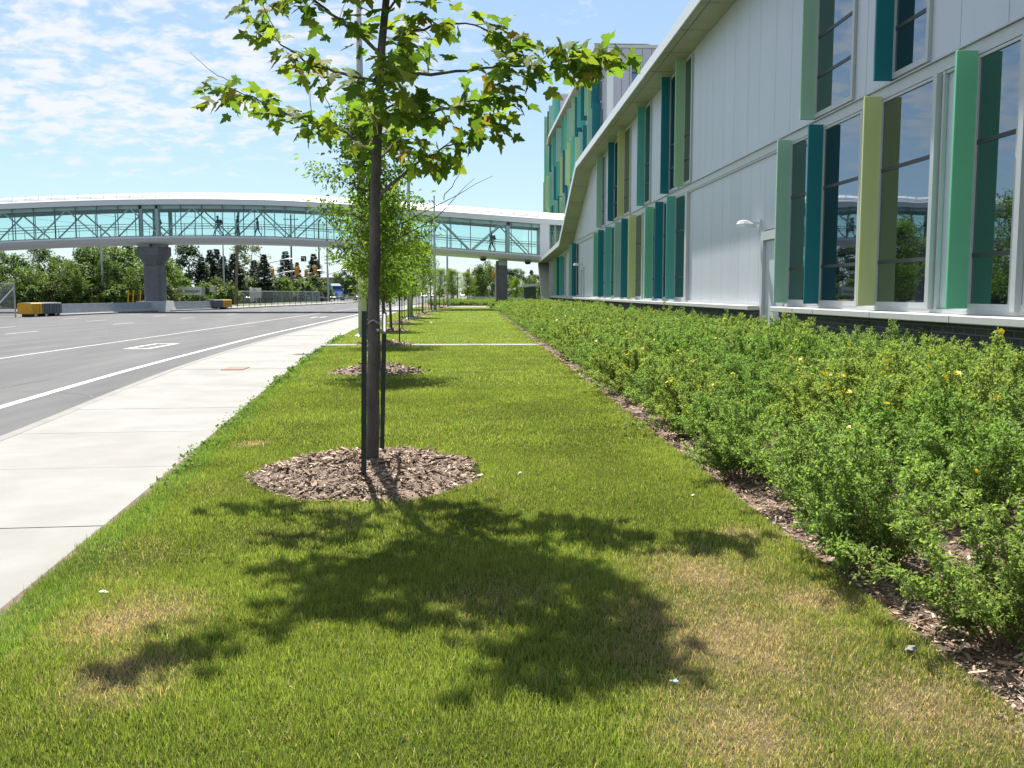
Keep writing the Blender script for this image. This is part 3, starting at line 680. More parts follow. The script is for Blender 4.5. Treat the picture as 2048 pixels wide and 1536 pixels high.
def cushion(ts, lab, nose_first=True, sc=1):
    root = empty('crash_cushion', along((ts[0]+ts[-1])/2), 0, lab, 'crash cushion', 'crash cushions at the ends of the median barrier')
    for i, (a, b) in enumerate(zip(ts, ts[1:])):
        p, q = along(a), along(b); mb = MB(); w = .48
        nose = (i == 0) if nose_first else (i == len(ts)-2)
        vs = []
        for r in (p + (q-p)*.02, q - (q-p)*.02): vs += [(r.x+u, r.y, v) for u, v in ((-w, .08), (-w, .78), (-w+.08, .84), (w-.08, .84), (w, .78), (w, .08))]
        n = 6; mb.add(vs, [(k, (k+1) % n, n+(k+1) % n, n+k) for k in range(n)] + [tuple(range(n))[::-1], tuple(range(n, 2*n))])
        for k in range(1, 4):
            r = p+(q-p)*k/4; mb.box(r.x+w-.01, r.x+w+.025, r.y-.05, r.y+.05, .1, .8)
        loc_child(mb.build('nose' if nose else 'cushion_bay', M['yellow'] if nose else M['grey_plastic']), root)
        mb = MB(); r = p+(q-p)*.5
        mb.box(r.x-w+.05, r.x+w-.05, r.y-.3, r.y+.3, RZ, .075); loc_child(mb.build('skid', M['black']), root)
        mb = MB(); mb.box(r.x+w-.045, r.x+w-.02, r.y-.3, r.y-.02, RZ+.03, .06); loc_child(mb.build('reflector', M['white']), root)
    mb = MB(); p, q = along(ts[0]), along(ts[-1])
    mb.add([(p.x-.4, p.y, .845), (p.x+.4, p.y, .845), (q.x+.4, q.y, .845), (q.x-.4, q.y, .845)], [(0, 1, 2, 3)])
    loc_child(mb.build('top_cover', M['sill']), root)
cushion([66.2, 67.5, 68.7, 69.9], 'larger crash cushion with a big yellow nose at the near end of the barrier')
cushion([94.5, 96.2, 98.0], 'smaller dark crash cushion with a thin yellow end at the far end of the barrier', False)
mb = MB(); e = at(31, 628, 64.5); x = e.x
fn = empty('chain_link_fence', (x, 64.5, 0), 0, 'chain link fence end with white diagonal brace beside the yellow crash cushion', 'fence')
def post(mb, x, y, z0, z1, r=.03): mb.tube([(x, y, z0), (x, y, z1)], r, 8)
def mesh_panel(root, p, q, z0, z1, step=.14, wire=.006, m='galv', name='mesh'):
    p, q = Vector(p), Vector(q); L = (q-p).length; d = (q-p)/L; h = z1-z0; mb = MB()
    k = -h
    while k < L:
        for s in (1, -1):
            a0, a1 = max(0, k), min(L, k+h)
            if a1 <= a0: continue
            za, zb = (z0+a0-k, z0+a1-k) if s == 1 else (z1-(a0-k), z1-(a1-k))
            A, B = p+d*a0, p+d*a1; nrm = Vector((0, 0, 1)); w = wire
            mb.add([(A.x, A.y, za-w), (B.x, B.y, zb-w), (B.x, B.y, zb+w), (A.x, A.y, za+w)], [(0, 1, 2, 3)])
        k += step
    return loc_child(mb.build(name, M[m], fixn=False), root)
mb = MB(); post(mb, x, 64.5, RZ, 2.25, .05); loc_child(mb.build('post', M['galv']), fn)
mb = MB(); mb.tube([(x, 64.5, 1.9), (x-1.7, 64.5, .1)], .045, 8); loc_child(mb.build('brace', M['white']), fn)
mb = MB(); mb.tube([(x, 64.5, 2.15), (x-5, 64.7, 2.15)], .025, 6); mb.tube([(x, 64.5, .05), (x-5, 64.7, .05)], .02, 6); loc_child(mb.build('rail', M['galv']), fn)
mesh_panel(fn, (x, 64.5, 0), (x-5, 64.7, 0), .05, 2.15, .1, .006)
for i, (px, py) in enumerate(((257, 575), (267, 575), (281, 575))):
    p = at(px, 600, 100); mb = MB(); mb.tube([(p.x-.12, 100, RZ), (p.x+.05, 100, 1.75)], .06, 8)
    tag(mb.build('bollard', M['yellow']), 'yellow metal bollard, %s of three left of the pier' % ('farthest from the pier', 'middle one', 'nearest to the pier')[i], 'bollard', 'yellow bollards behind the median barrier')
# ------------------------------------------------------------------ poles, signals, signs
def taper(mb, x, y, z0, z1, r0, r1, n=10): mb.tube([(x, y, z0), (x, y, (z0+z1)/2), (x, y, z1)], [r0, (r0+r1)/2, r1], n)
def lamp_post(x, y, h, r0, r1, lab, arm, m='pole', z0=.0, crossarm=0):
    root = empty('street_lamp', (x, y, z0), 0, lab, 'street lamp', 'street lamps along the road')
    mb = MB(); taper(mb, 0, 0, 0, h, r0, r1, 12); mb.build('post', M[m], root, smooth=True)
    mb = MB(); mb.lathe([(r0*1.8, -.1), (r0*1.8, .05), (r0*1.15, .12), (r0*1.0, .14)], 12); mb.build('base', M['galv'], root)
    if arm:
        mb = MB(); mb.tube([(0, 0, h-.5), (arm*.5, 0, h+.15), (arm, 0, h+.3)], .045, 6); a = mb.build('arm', M['galv'], root)
        mb = MB(); mb.cham(arm-.35, arm+.35, -.13, .13, h+.2, h+.38, .05); hd = mb.build('lamp_head', M['galv'], a)
        mb = MB(); mb.box(arm-.28, arm+.28, -.1, .1, h+.17, h+.198); mb.build('lens', M['lamp_glass'], hd) if False else mb.build('lens', M['lamp_glass'], a)
    if crossarm:
        mb = MB(); mb.beam((-crossarm, 0, h*.66), (crossarm*.6, 0, h*.66), .08, .1); mb.build('bracket', M['galv'], root)
    return root
lamp_post(-3.72, 32.6, 12.6, .175, .085, 'thick pale concrete lamp post on the lawn, close behind the tied street tree', -2.4, z0=.03)
lamp_post(-3.55, 54, 9.5, .15, .075, 'slimmer grey lamp post with a short arm, second along the lawn edge', -1.6, m='galv', z0=.03)
lamp_post(-3.0, 76, 9.1, .12, .07, 'grey utility post with a small crossarm, third along the lawn edge', 0, m='galv', z0=.03, crossarm=.7)
lamp_post(-2.7, 103, 8.4, .13, .08, 'farthest grey lamp post on the lawn side, seen under and through the footbridge', -1.7, m='galv', z0=.03)
p = at(207, 600, 104); lamp_post(p.x, 104, 8.8, .15, .08, 'grey pole without a lamp arm behind the barrier, left of the dark pier', 0, m='galv', z0=RZ)
p = at(449, 600, 128); lamp_post(p.x, 128, 9.2, .14, .08, 'tall grey lamp post behind the small crash cushion', 1.8, m='galv', z0=RZ)
def utility_pole(px, Y, h, r, lean, lab, arms=(), m='wood_pole'):
    p = at(px, 600, Y); root = empty('utility_pole', (p.x, Y, -.15), 0, lab, 'utility pole', 'wooden utility poles beyond the footbridge')
    mb = MB(); mb.tube([(0, 0, 0), (lean*.5, 0, h/2), (lean, 0, h)], [r, r*.85, r*.65], 8); mb.build('post', M[m], root)
    for z, w in arms:
        mb = MB(); mb.beam((lean*z/h-w, 0, z), (lean*z/h+w, 0, z), .1, .12)
        for u in (-.9, -.45, .45, .9): mb.tube([(lean*z/h+u*w, 0, z+.05), (lean*z/h+u*w, 0, z+.25)], .04, 6)
        mb.build('crossarm', M[m], root)
    return root
utility_pole(471, 120, 13.5, .2, .75, 'leaning weathered wooden utility pole, leftmost of the wooden poles', [(12.6, 1.3)])
utility_pole(584, 172, 15.5, .2, .1, 'wooden utility pole behind the black turn signs', [(11.0, .9), (14.6, 1.3)])
utility_pole(639, 190, 15.8, .2, .1, 'wooden utility pole with two crossarms left of the tanker truck', [(10.8, 1.4), (14.9, 1.4)])
utility_pole(656, 170, 16, .16, 0, 'slender grey utility pole right beside the tanker truck cab', [(6.8, .5), (7.4, .5), (8.0, .5)], m='galv')
def signal_head(root, x, y, z, s=1, m='signal', lens=True):
    mb = MB(); mb.cham(x-.17*s, x+.17*s, y-.14, y+.14, z-.52*s, z+.52*s, .04); h = mb.build('signal_head', M[m], root)
    mb = MB(); mb.box(x-.3*s, x+.3*s, y+.145, y+.165, z-.68*s, z+.68*s); mb.build('backboard', M['signal'], root) if s >= 1 else None
    for k, dz in enumerate((.33, 0, -.33)):
        mb = MB(); mb.lathe([(.12*s, -.02), (.115*s, .16)], 8, (x, y-.15-.15, z+dz*s), axis='Y'); mb.build('visor', M[m], h)
    return h
def signal_post(px, Y, h, r, lab, arm_to=None, heads=(), signs=(), side=(), m='galv', zb=RZ, arms2=()):
    p = at(px, 600, Y); root = empty('traffic_signal', (p.x, Y, zb), 0, lab, 'traffic signal', 'traffic signals at the crossing')
    mb = MB(); taper(mb, 0, 0, 0, h, r, r*.7); mb.build('post', M[m], root)
    for (z0, x1, z1) in ([arm_to] if arm_to else []) + list(arms2):
        mb = MB(); mb.tube([(0, 0, z0), (x1*.55, 0, z0+(z1-z0)*.75), (x1, 0, z1)], [.1, .08, .06], 8); mb.build('mast_arm', M['fascia'], root)
    for x, z, s in heads: signal_head(root, x, 0, z, s)
    for x, z in signs:
        mb = MB(); mb.cham(x-.42, x+.42, -.1, -.06, z-.42, z+.42, .02); sg = mb.build('turn_sign', M['black'], root)
        mb = MB()   # white left-turn arrow
        mb.box(x+.1, x+.2, -.115, -.102, z-.3, z+.1); mb.box(x-.12, x+.2, -.115, -.102, z+.1, z+.19)
        mb.add([(x-.12, -.11, z+.02), (x-.12, -.11, z+.28), (x-.3, -.11, z+.15)], [(0, 1, 2)]); mb.build('arrow', M['white'], sg)
    for x, z, c in side:
        mb = MB(); mb.cham(x-.27, x+.27, -.2, .1, z-.27, z+.27, .03); mb.build('walk_signal', M[c], root)
    return root
def dx(px0, px1, Y): return at(px1, 600, Y).x - at(px0, 600, Y).x
def zof(y, Y): return at(900, y, Y).z - RZ
Y = 150
signal_post(531, Y, zof(512, Y), .17, 'dark wooden signal pole with two black left turn signs on its mast arm', (zof(528, Y), dx(531, 606, Y), zof(516, Y)), [(dx(531, 518, Y), zof(541, Y), 1)], [(dx(531, 568, Y), zof(526, Y)), (dx(531, 609, Y), zof(518, Y))], [(dx(531, 538, Y), zof(572, Y), 'signal')], m='wood_pole', arms2=[(zof(548, Y), dx(531, 518, Y), zof(541, Y))])
signal_post(541, Y+3, zof(540, Y), .1, 'pale signal pole with a white mast arm holding a signal over the road', (zof(553, Y), dx(541, 592, Y), zof(541, Y)), [(dx(541, 596, Y), zof(541, Y), 1.1), (dx(541, 546, Y), zof(545, Y), 1)])
Y = 178
signal_post(577, Y, zof(552, Y), .1, 'short grey signal pole with a low orange walk signal before the wooden pole', (zof(556, Y), dx(577, 612, Y), zof(547, Y)), [(dx(577, 613, Y), zof(547, Y), 1)], side=[(0, zof(573, Y), 'signal')])
signal_post(657.5, Y-2, zof(540, Y), .1, 'signal pole with a white mast arm above the blue tanker truck', (zof(549, Y), dx(657, 706, Y), zof(538, Y)), [(dx(657, 631, Y), zof(540, Y), 1.15), (dx(657, 710, Y), zof(545, Y), 1.1)], arms2=[(zof(545, Y), dx(657, 631, Y), zof(541, Y))])
Y = 205
signal_post(915, Y, zof(545, Y), .16, 'wooden signal pole beside the far lamp post holding one tall signal', (zof(549, Y), dx(915, 898, Y), zof(543, Y)), [(dx(915, 898, Y), zof(545, Y), 1.3)], m='wood_pole')
signal_post(939, Y, zof(535, Y), .14, 'grey signal pole with long mast arm and two dark walk signals beyond the far bed', (zof(555, Y), dx(939, 915, Y), zof(550, Y)), [(dx(939, 936, Y), zof(545, Y), 1)], side=[(dx(939, 937, Y), zof(568, Y), 'black'), (dx(939, 941.5, Y), zof(569.5, Y), 'black')])
Y = 112
signal_post(991, Y, zof(546, Y)-.1, .09, 'pale post with one orange signal standing just left of the right bridge pier', None, [(dx(991, 986, Y), zof(547, Y), .9)])
def sign(name, px, Y, y0, y1, w, lab, post_h=None, m='white'):
    p = at(px, (y0+y1)/2, Y); z0, z1 = at(px, y1, Y).z, at(px, y0, Y).z
    root = empty(name, (p.x, Y, RZ), 0, lab, 'sign')
    mb = MB(); mb.cham(-w/2, w/2, -.04, .04, z0-RZ, z1-RZ, .012); b = mb.build('board', M[m], root)
    for u in ((-w*.4, w*.4) if w > 1 else (0,)):
        mb = MB(); mb.tube([(u, .09, 0), (u, .09, z1-RZ-.05)], .045, 6); mb.build('post', M['galv'], root)
    return root, b, z0-RZ, z1-RZ
sign('street_sign', 978, 108, 573, 578.5, .42, 'small white street sign on a thin post beside the right bridge pier')
sign('street_sign', 425, 122, 572, 584, .7, 'blank grey sign panel on a post right of the lettered sign', m='galv')
def text_mesh(s, size, m, parent, loc, shear=0, ex=.01):
    cu = bpy.data.curves.new('lettering', 'FONT'); cu.body = s; cu.size = size; cu.shear = shear; cu.extrude = ex; cu.align_x = 'CENTER'; cu.offset = .012*size
    o = bpy.data.objects.new('lettering', cu); COL.objects.link(o); bpy.context.view_layer.update()
    me = bpy.data.meshes.new_from_object(o.evaluated_get(bpy.context.evaluated_depsgraph_get())); bpy.data.objects.remove(o)
    me.materials.clear(); me.materials.append(m)
    t = link('lettering', me, parent); t.location = loc; t.rotation_euler = (R(90), 0, 0); return t
rt, bd, z0, z1 = sign('college_sign', 379.5, 120, 574, 590, 2.95, 'low white sign with black slanted lettering before the dark trees')
tx = text_mesh('ALGONQUIN', .44, M['blue_logo'], bd, (.06, -.052, z0+.3), shear=.25); tx.scale = (.84, 1, 1)
mb = MB(); mb.box(-1.35, -.2, -.047, -.042, z1-.13, z1-.09); mb.build('text_line', M['blue_logo'], bd)
mb = MB(); mb.box(1.48, 1.75, -.1, .5, z0-.1, z1); mb.build('side_pylon', M['galv'], rt)
rt, bd, z0, z1 = sign('notice_board', 511, 126, 576, 584, 1.5, 'white notice board with a black two-letter mark hung on the chain link fence')
mb = MB()
for a, b in (((-.32, .1), (-.1, .42)), ((-.1, .42), (-.16, .1)), ((.02, .42), (-.06, .26)), ((-.06, .26), (.26, .06)), ((-.3, .3), (-.12, .3)), ((-.38, .42), (-.16, .4))):
    mb.beam((a[0], -.05, z0+a[1]), (b[0], -.05, z0+b[1]), .012, .07, up=(0, 1, 0))
mb.build('emblem', M['blue_logo'], bd)
mb = MB(); mb.cham(-.75, .75, -.035, .035, z0-.75, z0-.02, .01); mb.build('lower_board', M['sill'], rt)
# long chain link fence and low railing on the far verge
f2 = empty('chain_link_fence', (-24, 128, 0), 0, 'long grey chain link fence on the far verge behind the signal poles', 'fence')
FP = [at(452, 600, 126), at(560, 600, 134), at(652, 600, 150)]; FP = [Vector((p.x-1.5, p.y+3, 0)) for p in FP]
for a, b in zip(FP, FP[1:]):
    n = int((b-a).length/2.6)
    for k in range(n+1):
        p = a+(b-a)*k/n; mb = MB(); post(mb, p.x, p.y, -.1, 1.75, .035); loc_child(mb.build('post', M['galv']), f2)
    mesh_panel(f2, a, b, .0, 1.7, .16, .012); mb = MB(); mb.tube([(a.x, a.y, 1.72), (b.x, b.y, 1.72)], .025, 6); loc_child(mb.build('rail', M['galv']), f2)
f3 = empty('roadside_railing', (-22, 128, 0), 0, 'low dark post railing along the kerb of the far sidewalk', 'railing')
for i, (a, b) in enumerate(zip(EDGE[:4], EDGE[1:5])):
    n = 6
    for k in range(n):
        x, y = a[0]+(b[0]-a[0])*k/n-.5, a[1]+(b[1]-a[1])*k/n; mb = MB(); post(mb, x, y, -.03, 1.0, .03); loc_child(mb.build('post', M['black']), f3)
    mb = MB(); mb.tube([(a[0]-.5, a[1], .25), (b[0]-.5, b[1], .25)], .018, 5); loc_child(mb.build('rail', M['galv']), f3)
# overhead wires
for i, (z0, z1, y0, y1) in enumerate(((13.4, 11.6, 125, 210), (12.4, 10.6, 126, 215), (10.8, 8.8, 124, 205))):
    mb = MB(); pts = []
    for k in range(25):
        t = k/24; pts.append((-55+t*62, y0+(y1-y0)*t, z0+(z1-z0)*t-.5*math.sin(math.pi*t*3)**2))
    mb.tube(pts, .02, 4)
    tag(mb.build('overhead_wire', M['black']), 'thin overhead wire crossing the sky behind the footbridge', 'wire', 'overhead wires behind the footbridge')
# ------------------------------------------------------------------ vehicles
def car(x, y, rz, colr, lab, kind='sedan', sc=1, z=RZ):
    root = empty('parked_car' if kind == 'parked' else ('suv' if kind == 'suv' else 'car'), (x, y, z), rz, lab, 'car', 'cars on and beside the road')
    paint = mat('car_paint', colr, .3, metal=.2, coat=.6)
    L, W, H = (4.6, 1.8, 1.45) if kind != 'suv' else (4.7, 1.88, 1.72)
    low = [(-L/2, .35), (-L/2+.02, .72), (-L/2+.12, .86), (-L*.28, .95), (L*.2, .95), (L*.42, .82), (L/2-.05, .65), (L/2, .35), (L*.4, .24), (-L*.42, .24)]
    k = H/1.45; low = [(a, b*(1.12 if kind == 'suv' else 1)) for a, b in low]
    def loft(mb, prof, ws):
        n = len(prof); vs = []
        for s in (-1, -.94, .94, 1):
            for a, b in prof:
                f = 1 if abs(s) < 1 else .93
                vs.append((a*(1 if abs(s) < .95 else .97), s*W/2*ws(b), b if abs(s) < 1 else .24+(b-.24)*.94+.02))
        mb.add(vs, [(i*n+j, i*n+(j+1) % n, (i+1)*n+(j+1) % n, (i+1)*n+j) for i in range(3) for j in range(n)] + [tuple(range(n))[::-1], tuple(range(3*n, 4*n))])
    mb = MB(); loft(mb, low, lambda b: 1); body = mb.build('body', paint, root, smooth=False)
    r0 = .94 if kind != 'suv' else 1.05
    cab = [(-L*(.40 if kind != 'suv' else .47), r0), (-L*(.27 if kind != 'suv' else .43), H-.06), (-L*.12, H), (L*.08, H-.02), (L*.25, r0)]
    mb = MB(); loft(mb, cab, lambda b: .97-.22*(b-r0)); mb.build('cabin', M['car_glass'], root)
    rf = [(a*.93-.0, b+.012) for a, b in cab[1:4]]; mb = MB(); vs = []
    for s in (-1, 1): vs += [(a, s*W/2*.86, b) for a, b in rf]
    mb.add(vs, [(0, 1, 4, 3), (1, 2, 5, 4)]); mb.build('roof', paint, root)
    mb = MB()
    for s in (-1, 1):
        for a, b in ((cab[0], cab[1]), (cab[4], cab[3]), ((0, r0), (-.1, H-.03))):
            w0, w1 = W/2*(.97), W/2*(.97-.22*(H-r0)); mb.beam((a[0], s*w0, a[1]), (b[0], s*w1, b[1]), .06, .08)
    mb.build('pillar', paint, root)
    for sx in (-.3, .31):
        for s in (-1, 1):
            mb = MB(); mb.lathe([(.22, -.1), (.31, -.1), (.33, -.06), (.33, .06), (.31, .1), (.22, .1)], 16, (L*sx, s*(W/2-.1), .33), axis='Y'); w = mb.build('wheel', M['rubber'], root)
            mb = MB(); mb.lathe([(.21, -.09), (.21, .105*1), (.08, .11)], 10, (L*sx, s*(W/2-.1), .33), axis='Y'); mb.build('rim', M['rim'], w)
    for s in (-1, 1):
        mb = MB(); mb.cham(L/2-.25, L/2-.02, s*W*.36-.16, s*W*.36+.16, .56, .7, .03); mb.build('headlight', M['lamp_glass'], root)
        mb = MB(); mb.cham(-L/2-.01, -L/2+.15, s*W*.38-.14, s*W*.38+.14, .68, .84, .03); mb.build('tail_light', M['red_lens'], root)
    return root
def pc(px, Y): return at(px, 600, Y).x
car(pc(477, 140), 140, R(6), (.62, .63, .65), 'white SUV parked behind the fence beside the wooden pole', 'suv', z=-.1)
car(pc(341, 128), 128, R(180), (.6, .6, .6), 'white car half hidden behind the barrier left of the lettered sign', z=-.05)
car(pc(627, 168), 168, R(10), (.10, .11, .13), 'dark grey car seen through the chain link fence', z=-.1)
car(pc(650, 190), 190, R(-78), (.16, .03, .03), 'dark red car facing the camera left of the truck')
car(pc(661, 200), 200, R(-80), (.13, .14, .16), 'dark car facing the camera with the tanker truck behind it')
car(pc(698, 205), 205, R(172), (.42, .44, .46), 'silver sedan turning across the road in front of the tanker truck')
car(pc(817, 213), 213, R(91), (.025, .03, .045), 'dark blue car driving away on the street right of the tree trunk')
car(pc(1022, 150), 150, R(4), (.66, .66, .66), 'white car parked behind the right bridge pier', z=-.1)
car(pc(1041, 154), 154, R(4), (.40, .41, .43), 'silver car parked left of the green booth', z=-.1)
car(pc(1082, 150), 150, R(90), (.06, .035, .03), 'dark car parked right of the green booth', z=-.1)
for i, (px, Y, c, lb_) in enumerate(((868, 330, (.5, .12, .1), 'tiny red car far down the street'), (848, 300, (.5, .5, .5), 'tiny pale car far down the street left of the far lamp post'), (885, 360, (.55, .2, .15), 'tiny orange-red car farthest down the street'), (925, 380, (.6, .6, .6), 'tiny white car far down the street right of the far lamp post'))):
    car(pc(px, Y), Y, R(-88), c, lb_)
def tanker(x, y, rz):
    root = empty('tanker_truck', (x, y, RZ), rz, 'blue tanker truck with silver tank waiting at the crossing', 'truck')
    blue = mat('truck_paint', (.03, .12, .42), .3, coat=.6)
    mb = MB(); mb.prism([(-1.6, .9), (-1.6, 3.6), (-1.3, 3.85), (.1, 3.3), (.45, 2.5), (.5, 1.9), (.5, .9)], -1.2, 1.2, 'Y'); mb.build('cab', blue, root)
    mb = MB(); mb.prism([(.5, .75), (.5, 1.95), (1.9, 1.75), (2.1, 1.5), (2.1, .75)], -.95, .95, 'Y'); mb.build('hood', blue, root)
    mb = MB(); mb.add([(.16, -1.05, 3.22), (.16, 1.05, 3.22), (.52, 1.05, 2.48), (.52, -1.05, 2.48)], [(0, 1, 2, 3)]); mb.build('windshield', M['car_glass'], root)
    mb = MB(); mb.box(2.102, 2.16, -.6, .6, .85, 1.65); mb.build('grille', M['rim'], root)
    mb = MB(); mb.cham(1.9, 2.3, -1.2, 1.2, .4, .72, .05); mb.build('bumper', M['white'], root)
    for s in (-1, 1):
        mb = MB(); mb.cham(1.6, 2.12, s*1.08-.2, s*1.08+.2, .8, 1.15, .04); mb.build('headlight', M['lamp_glass'], root)
        mb = MB(); mb.beam((.5, s*1.2, 2.6), (.6, s*1.45, 2.6), .05, .05); mb.cham(.5, .62, s*1.5-.12, s*1.5+.12, 2.1, 2.7, .03); mb.build('mirror', M['rim'], root)
    mb = MB(); mb.lathe([(.6, -12.5), (1.0, -12.35), (1.15, -12), (1.15, -9.3), (1.19, -9.28), (1.19, -9.2), (1.15, -9.18), (1.15, -6), (1.19, -5.98), (1.19, -5.9), (1.15, -5.88), (1.15, -2.6), (1.0, -2.3), (.6, -2.15)], 20, (0, 0, 2.35), axis='X'); mb.build('tank', M['rim'], root, smooth=True)
    mb = MB(); mb.box(-12, .6, -.5, .5, .8, 1.15); mb.build('chassis', M['black'], root)
    for xx in (1.3, -1.2, -2.2, -10, -11.1):
        for s in (-1, 1):
            mb = MB(); mb.lathe([(.3, -.18), (.5, -.18), (.52, -.1), (.52, .1), (.5, .18), (.3, .18)], 16, (xx, s*1.0, .52), axis='Y'); w = mb.build('wheel', M['rubber'], root)
            mb = MB(); mb.lathe([(.29, -.16), (.29, .185), (.1, .2)], 10, (xx, s*1.0, .52), axis='Y'); mb.build('rim', M['rim'], w)
tanker(pc(676, 236), 234, R(-62))
# small buildings
b2 = empty('brick_building', (pc(672, 262), 262, 0), 0, 'low tan brick building behind the tanker truck', 'building')
mb = MB(); mb.box(-5, 5.5, 0, 9, -.2, 5.4); mb.build('wall', M['red_brick'], b2)
mb = MB(); mb.box(-5.2, 5.7, -.2, 9.2, 5.41, 5.65); mb.build('roof', M['sill'], b2)
for x in (-3.6, -1.2):
    mb = MB(); mb.box(x, x+1.5, -.06, -.01, .2, 3.2); f = mb.build('window', M['frame'], b2); mb = MB(); mb.box(x+.1, x+1.4, -.09, -.065, .3, 3.1); mb.build('pane', M['window'], f)
bt = empty('booth', (pc(1060, 118), 118, -.05), 0, 'dark green booth with a white slanted roof beyond the shrub bed', 'booth')
mb = MB(); mb.cham(-.75, .75, 0, 1.6, 0, 2.25, .02); w = mb.build('wall', M['booth'], bt)
mb = MB(); mb.prism([(-1.1, 2.3), (-1.1, 2.52), (1.0, 2.75), (1.0, 2.4)], -.25, 1.85, 'Y'); mb.build('roof', M['sill'], bt)
mb = MB(); mb.box(-.42, .42, -.035, -.005, .1, 2.05); d_ = mb.build('door', M['booth'], bt); mb = MB(); mb.box(.28, .33, -.07, -.037, 1, 1.15); mb.build('handle', M['galv'], d_)
f4 = empty('grey_fence', (3, 128, 0), 0, 'low pale grey fence across the car park beyond the booth', 'fence')
for i in range(15):
    x = -.6+i*1.0; mb = MB(); mb.cham(x-.05, x+.05, 128.0, 128.1, -.15, .95, .01); loc_child(mb.build('post', M['sill']), f4)
for i in range(2):
    mb = MB(); mb.box(-.6, 13.4, 128.11, 128.14, .35+.4*i, .6+.4*i); loc_child(mb.build('rail', M['galv']), f4)
# ------------------------------------------------------------------ foliage helpers
rng = np.random.default_rng(7)
def unit(v): return v / np.maximum(np.linalg.norm(v, axis=-1, keepdims=True), 1e-9)
def rand_dir(n, g=None): return unit((g or rng).normal(size=(n, 3)))
def diamonds(C, D, N, L, W, fold=.25):
    "leaf-shaped quads: base C, direction D, up N"
    S_ = unit(np.cross(D, N)); N = np.cross(S_, D); L = np.asarray(L)[:, None]; W = np.asarray(W)[:, None]
    mid = C + D*L*.45 + N*L*.04
    V = np.stack([C, mid + S_*W/2 + N*W*fold, C + D*L, mid - S_*W/2 + N*W*fold], 1).reshape(-1, 3)
    F = (np.arange(len(C))*4)[:, None] + np.array([0, 1, 2, 3])
    return V, F
def tube_np(pts, rad, n=6):
    m = MB(); m.tube(pts, rad, n, cap=False); return np.array(m.v), np.array(m.f)
class Acc:
    def __init__(s): s.V = []; s.F = {}; s.n = 0; s.C = []
    def add(s, V, F, c):
        F = np.asarray(F); s.F.setdefault(F.shape[1], []).append(F + s.n); s.V.append(V); s.n += len(V)
        c = np.asarray(c, float); s.C.append(np.broadcast_to(c, (len(V), 3)) if c.ndim == 1 else c)
    def mesh(s, name, m): return np_mesh(name, np.concatenate(s.V), [np.concatenate(f) for f in s.F.values()], m, col=np.concatenate(s.C))
def curve(p0, d, L, n, droop, g, wig=.08):
    pts = [np.array(p0, float)]; d = np.array(d, float); d /= np.linalg.norm(d)
    for i in range(n):
        d = d + np.array([0, 0, -droop/n]) + g.normal(size=3)*wig; d /= np.linalg.norm(d); pts.append(pts[-1] + d*L/n)
    return np.array(pts)
# maple leaf outline (half), mirrored
HALF = [(0, 0), (.10, -.03), (.24, -.10), (.36, -.06), (.30, .06), (.44, .14), (.60, .34), (.47, .36), (.38, .44), (.22, .42), (.30, .62), (.19, .66), (.13, .86), (0, 1.06)]
OUT = HALF + [(-x, y) for x, y in HALF[-2:0:-1]]
def maple_leaves(C, D, N, L, g):
    "detailed lobed leaves; returns verts and triangles"
    o = np.array(OUT); n = len(o); S_ = unit(np.cross(D, N)); N = np.cross(S_, D); k = len(C)
    cup = g.uniform(-.28, .12, k); bend = g.uniform(-.45, .05, k); wv = g.uniform(-.12, .12, (k, n))
    ctr = np.array([[0, .32]]); P = np.concatenate([ctr, o]); 
    z = cup[:, None]*np.abs(P[:, 0])[None]*1.1 + bend[:, None]*(P[:, 1]**2)[None]*.5; z[:, 1:] += wv*np.abs(P[1:, 0])[None]
    V = C[:, None] + (S_[:, None]*P[None, :, 0, None]*g.uniform(.9, 1.1, (k, 1, 1)) + D[:, None]*P[None, :, 1, None] + N[:, None]*z[..., None])*np.asarray(L)[:, None, None]
    tri = np.array([(0, 1+i, 1+(i+1) % n) for i in range(n)])
    F = (np.arange(k)*(n+1))[:, None, None] + tri[None]
    return V.reshape(-1, 3), F.reshape(-1, 3), n+1
# ------------------------------------------------------------------ the nearest street tree
g1 = np.random.default_rng(21)
TB = Vector((-.83, 7.75, 0))
mt = empty('street_tree', TB, 0, 'nearest young maple with broad lobed leaves and grey trunk tied between green stakes', 'tree')
TR = [(0, 0, 0), (.0, 0, .25), (.015, .01, .5), (.012, .01, .8), (.03, 0, 1.1), (.028, .01, 1.5), (.045, .02, 1.85), (.046, .02, 2.2), (.08, .04, 2.9), (.12, .03, 3.5), (.2, .02, 4.2), (.24, 0, 5.0), (.22, .03, 5.7), (.27, .02, 6.4)]
RAD = [.084, .069, .066, .064, .06, .058, .056, .052, .046, .039, .031, .022, .013, .005]
RAD = [r*.82 for r in RAD]; mb = MB(); mb.tube(TR, RAD, 14, cap=False); tr_o = mb.build('trunk', M['bark'], mt, smooth=True, fixn=False)
def tpos(z): return np.array([np.interp(z, [p[2] for p in TR], [p[i] for p in TR]) for i in range(3)])
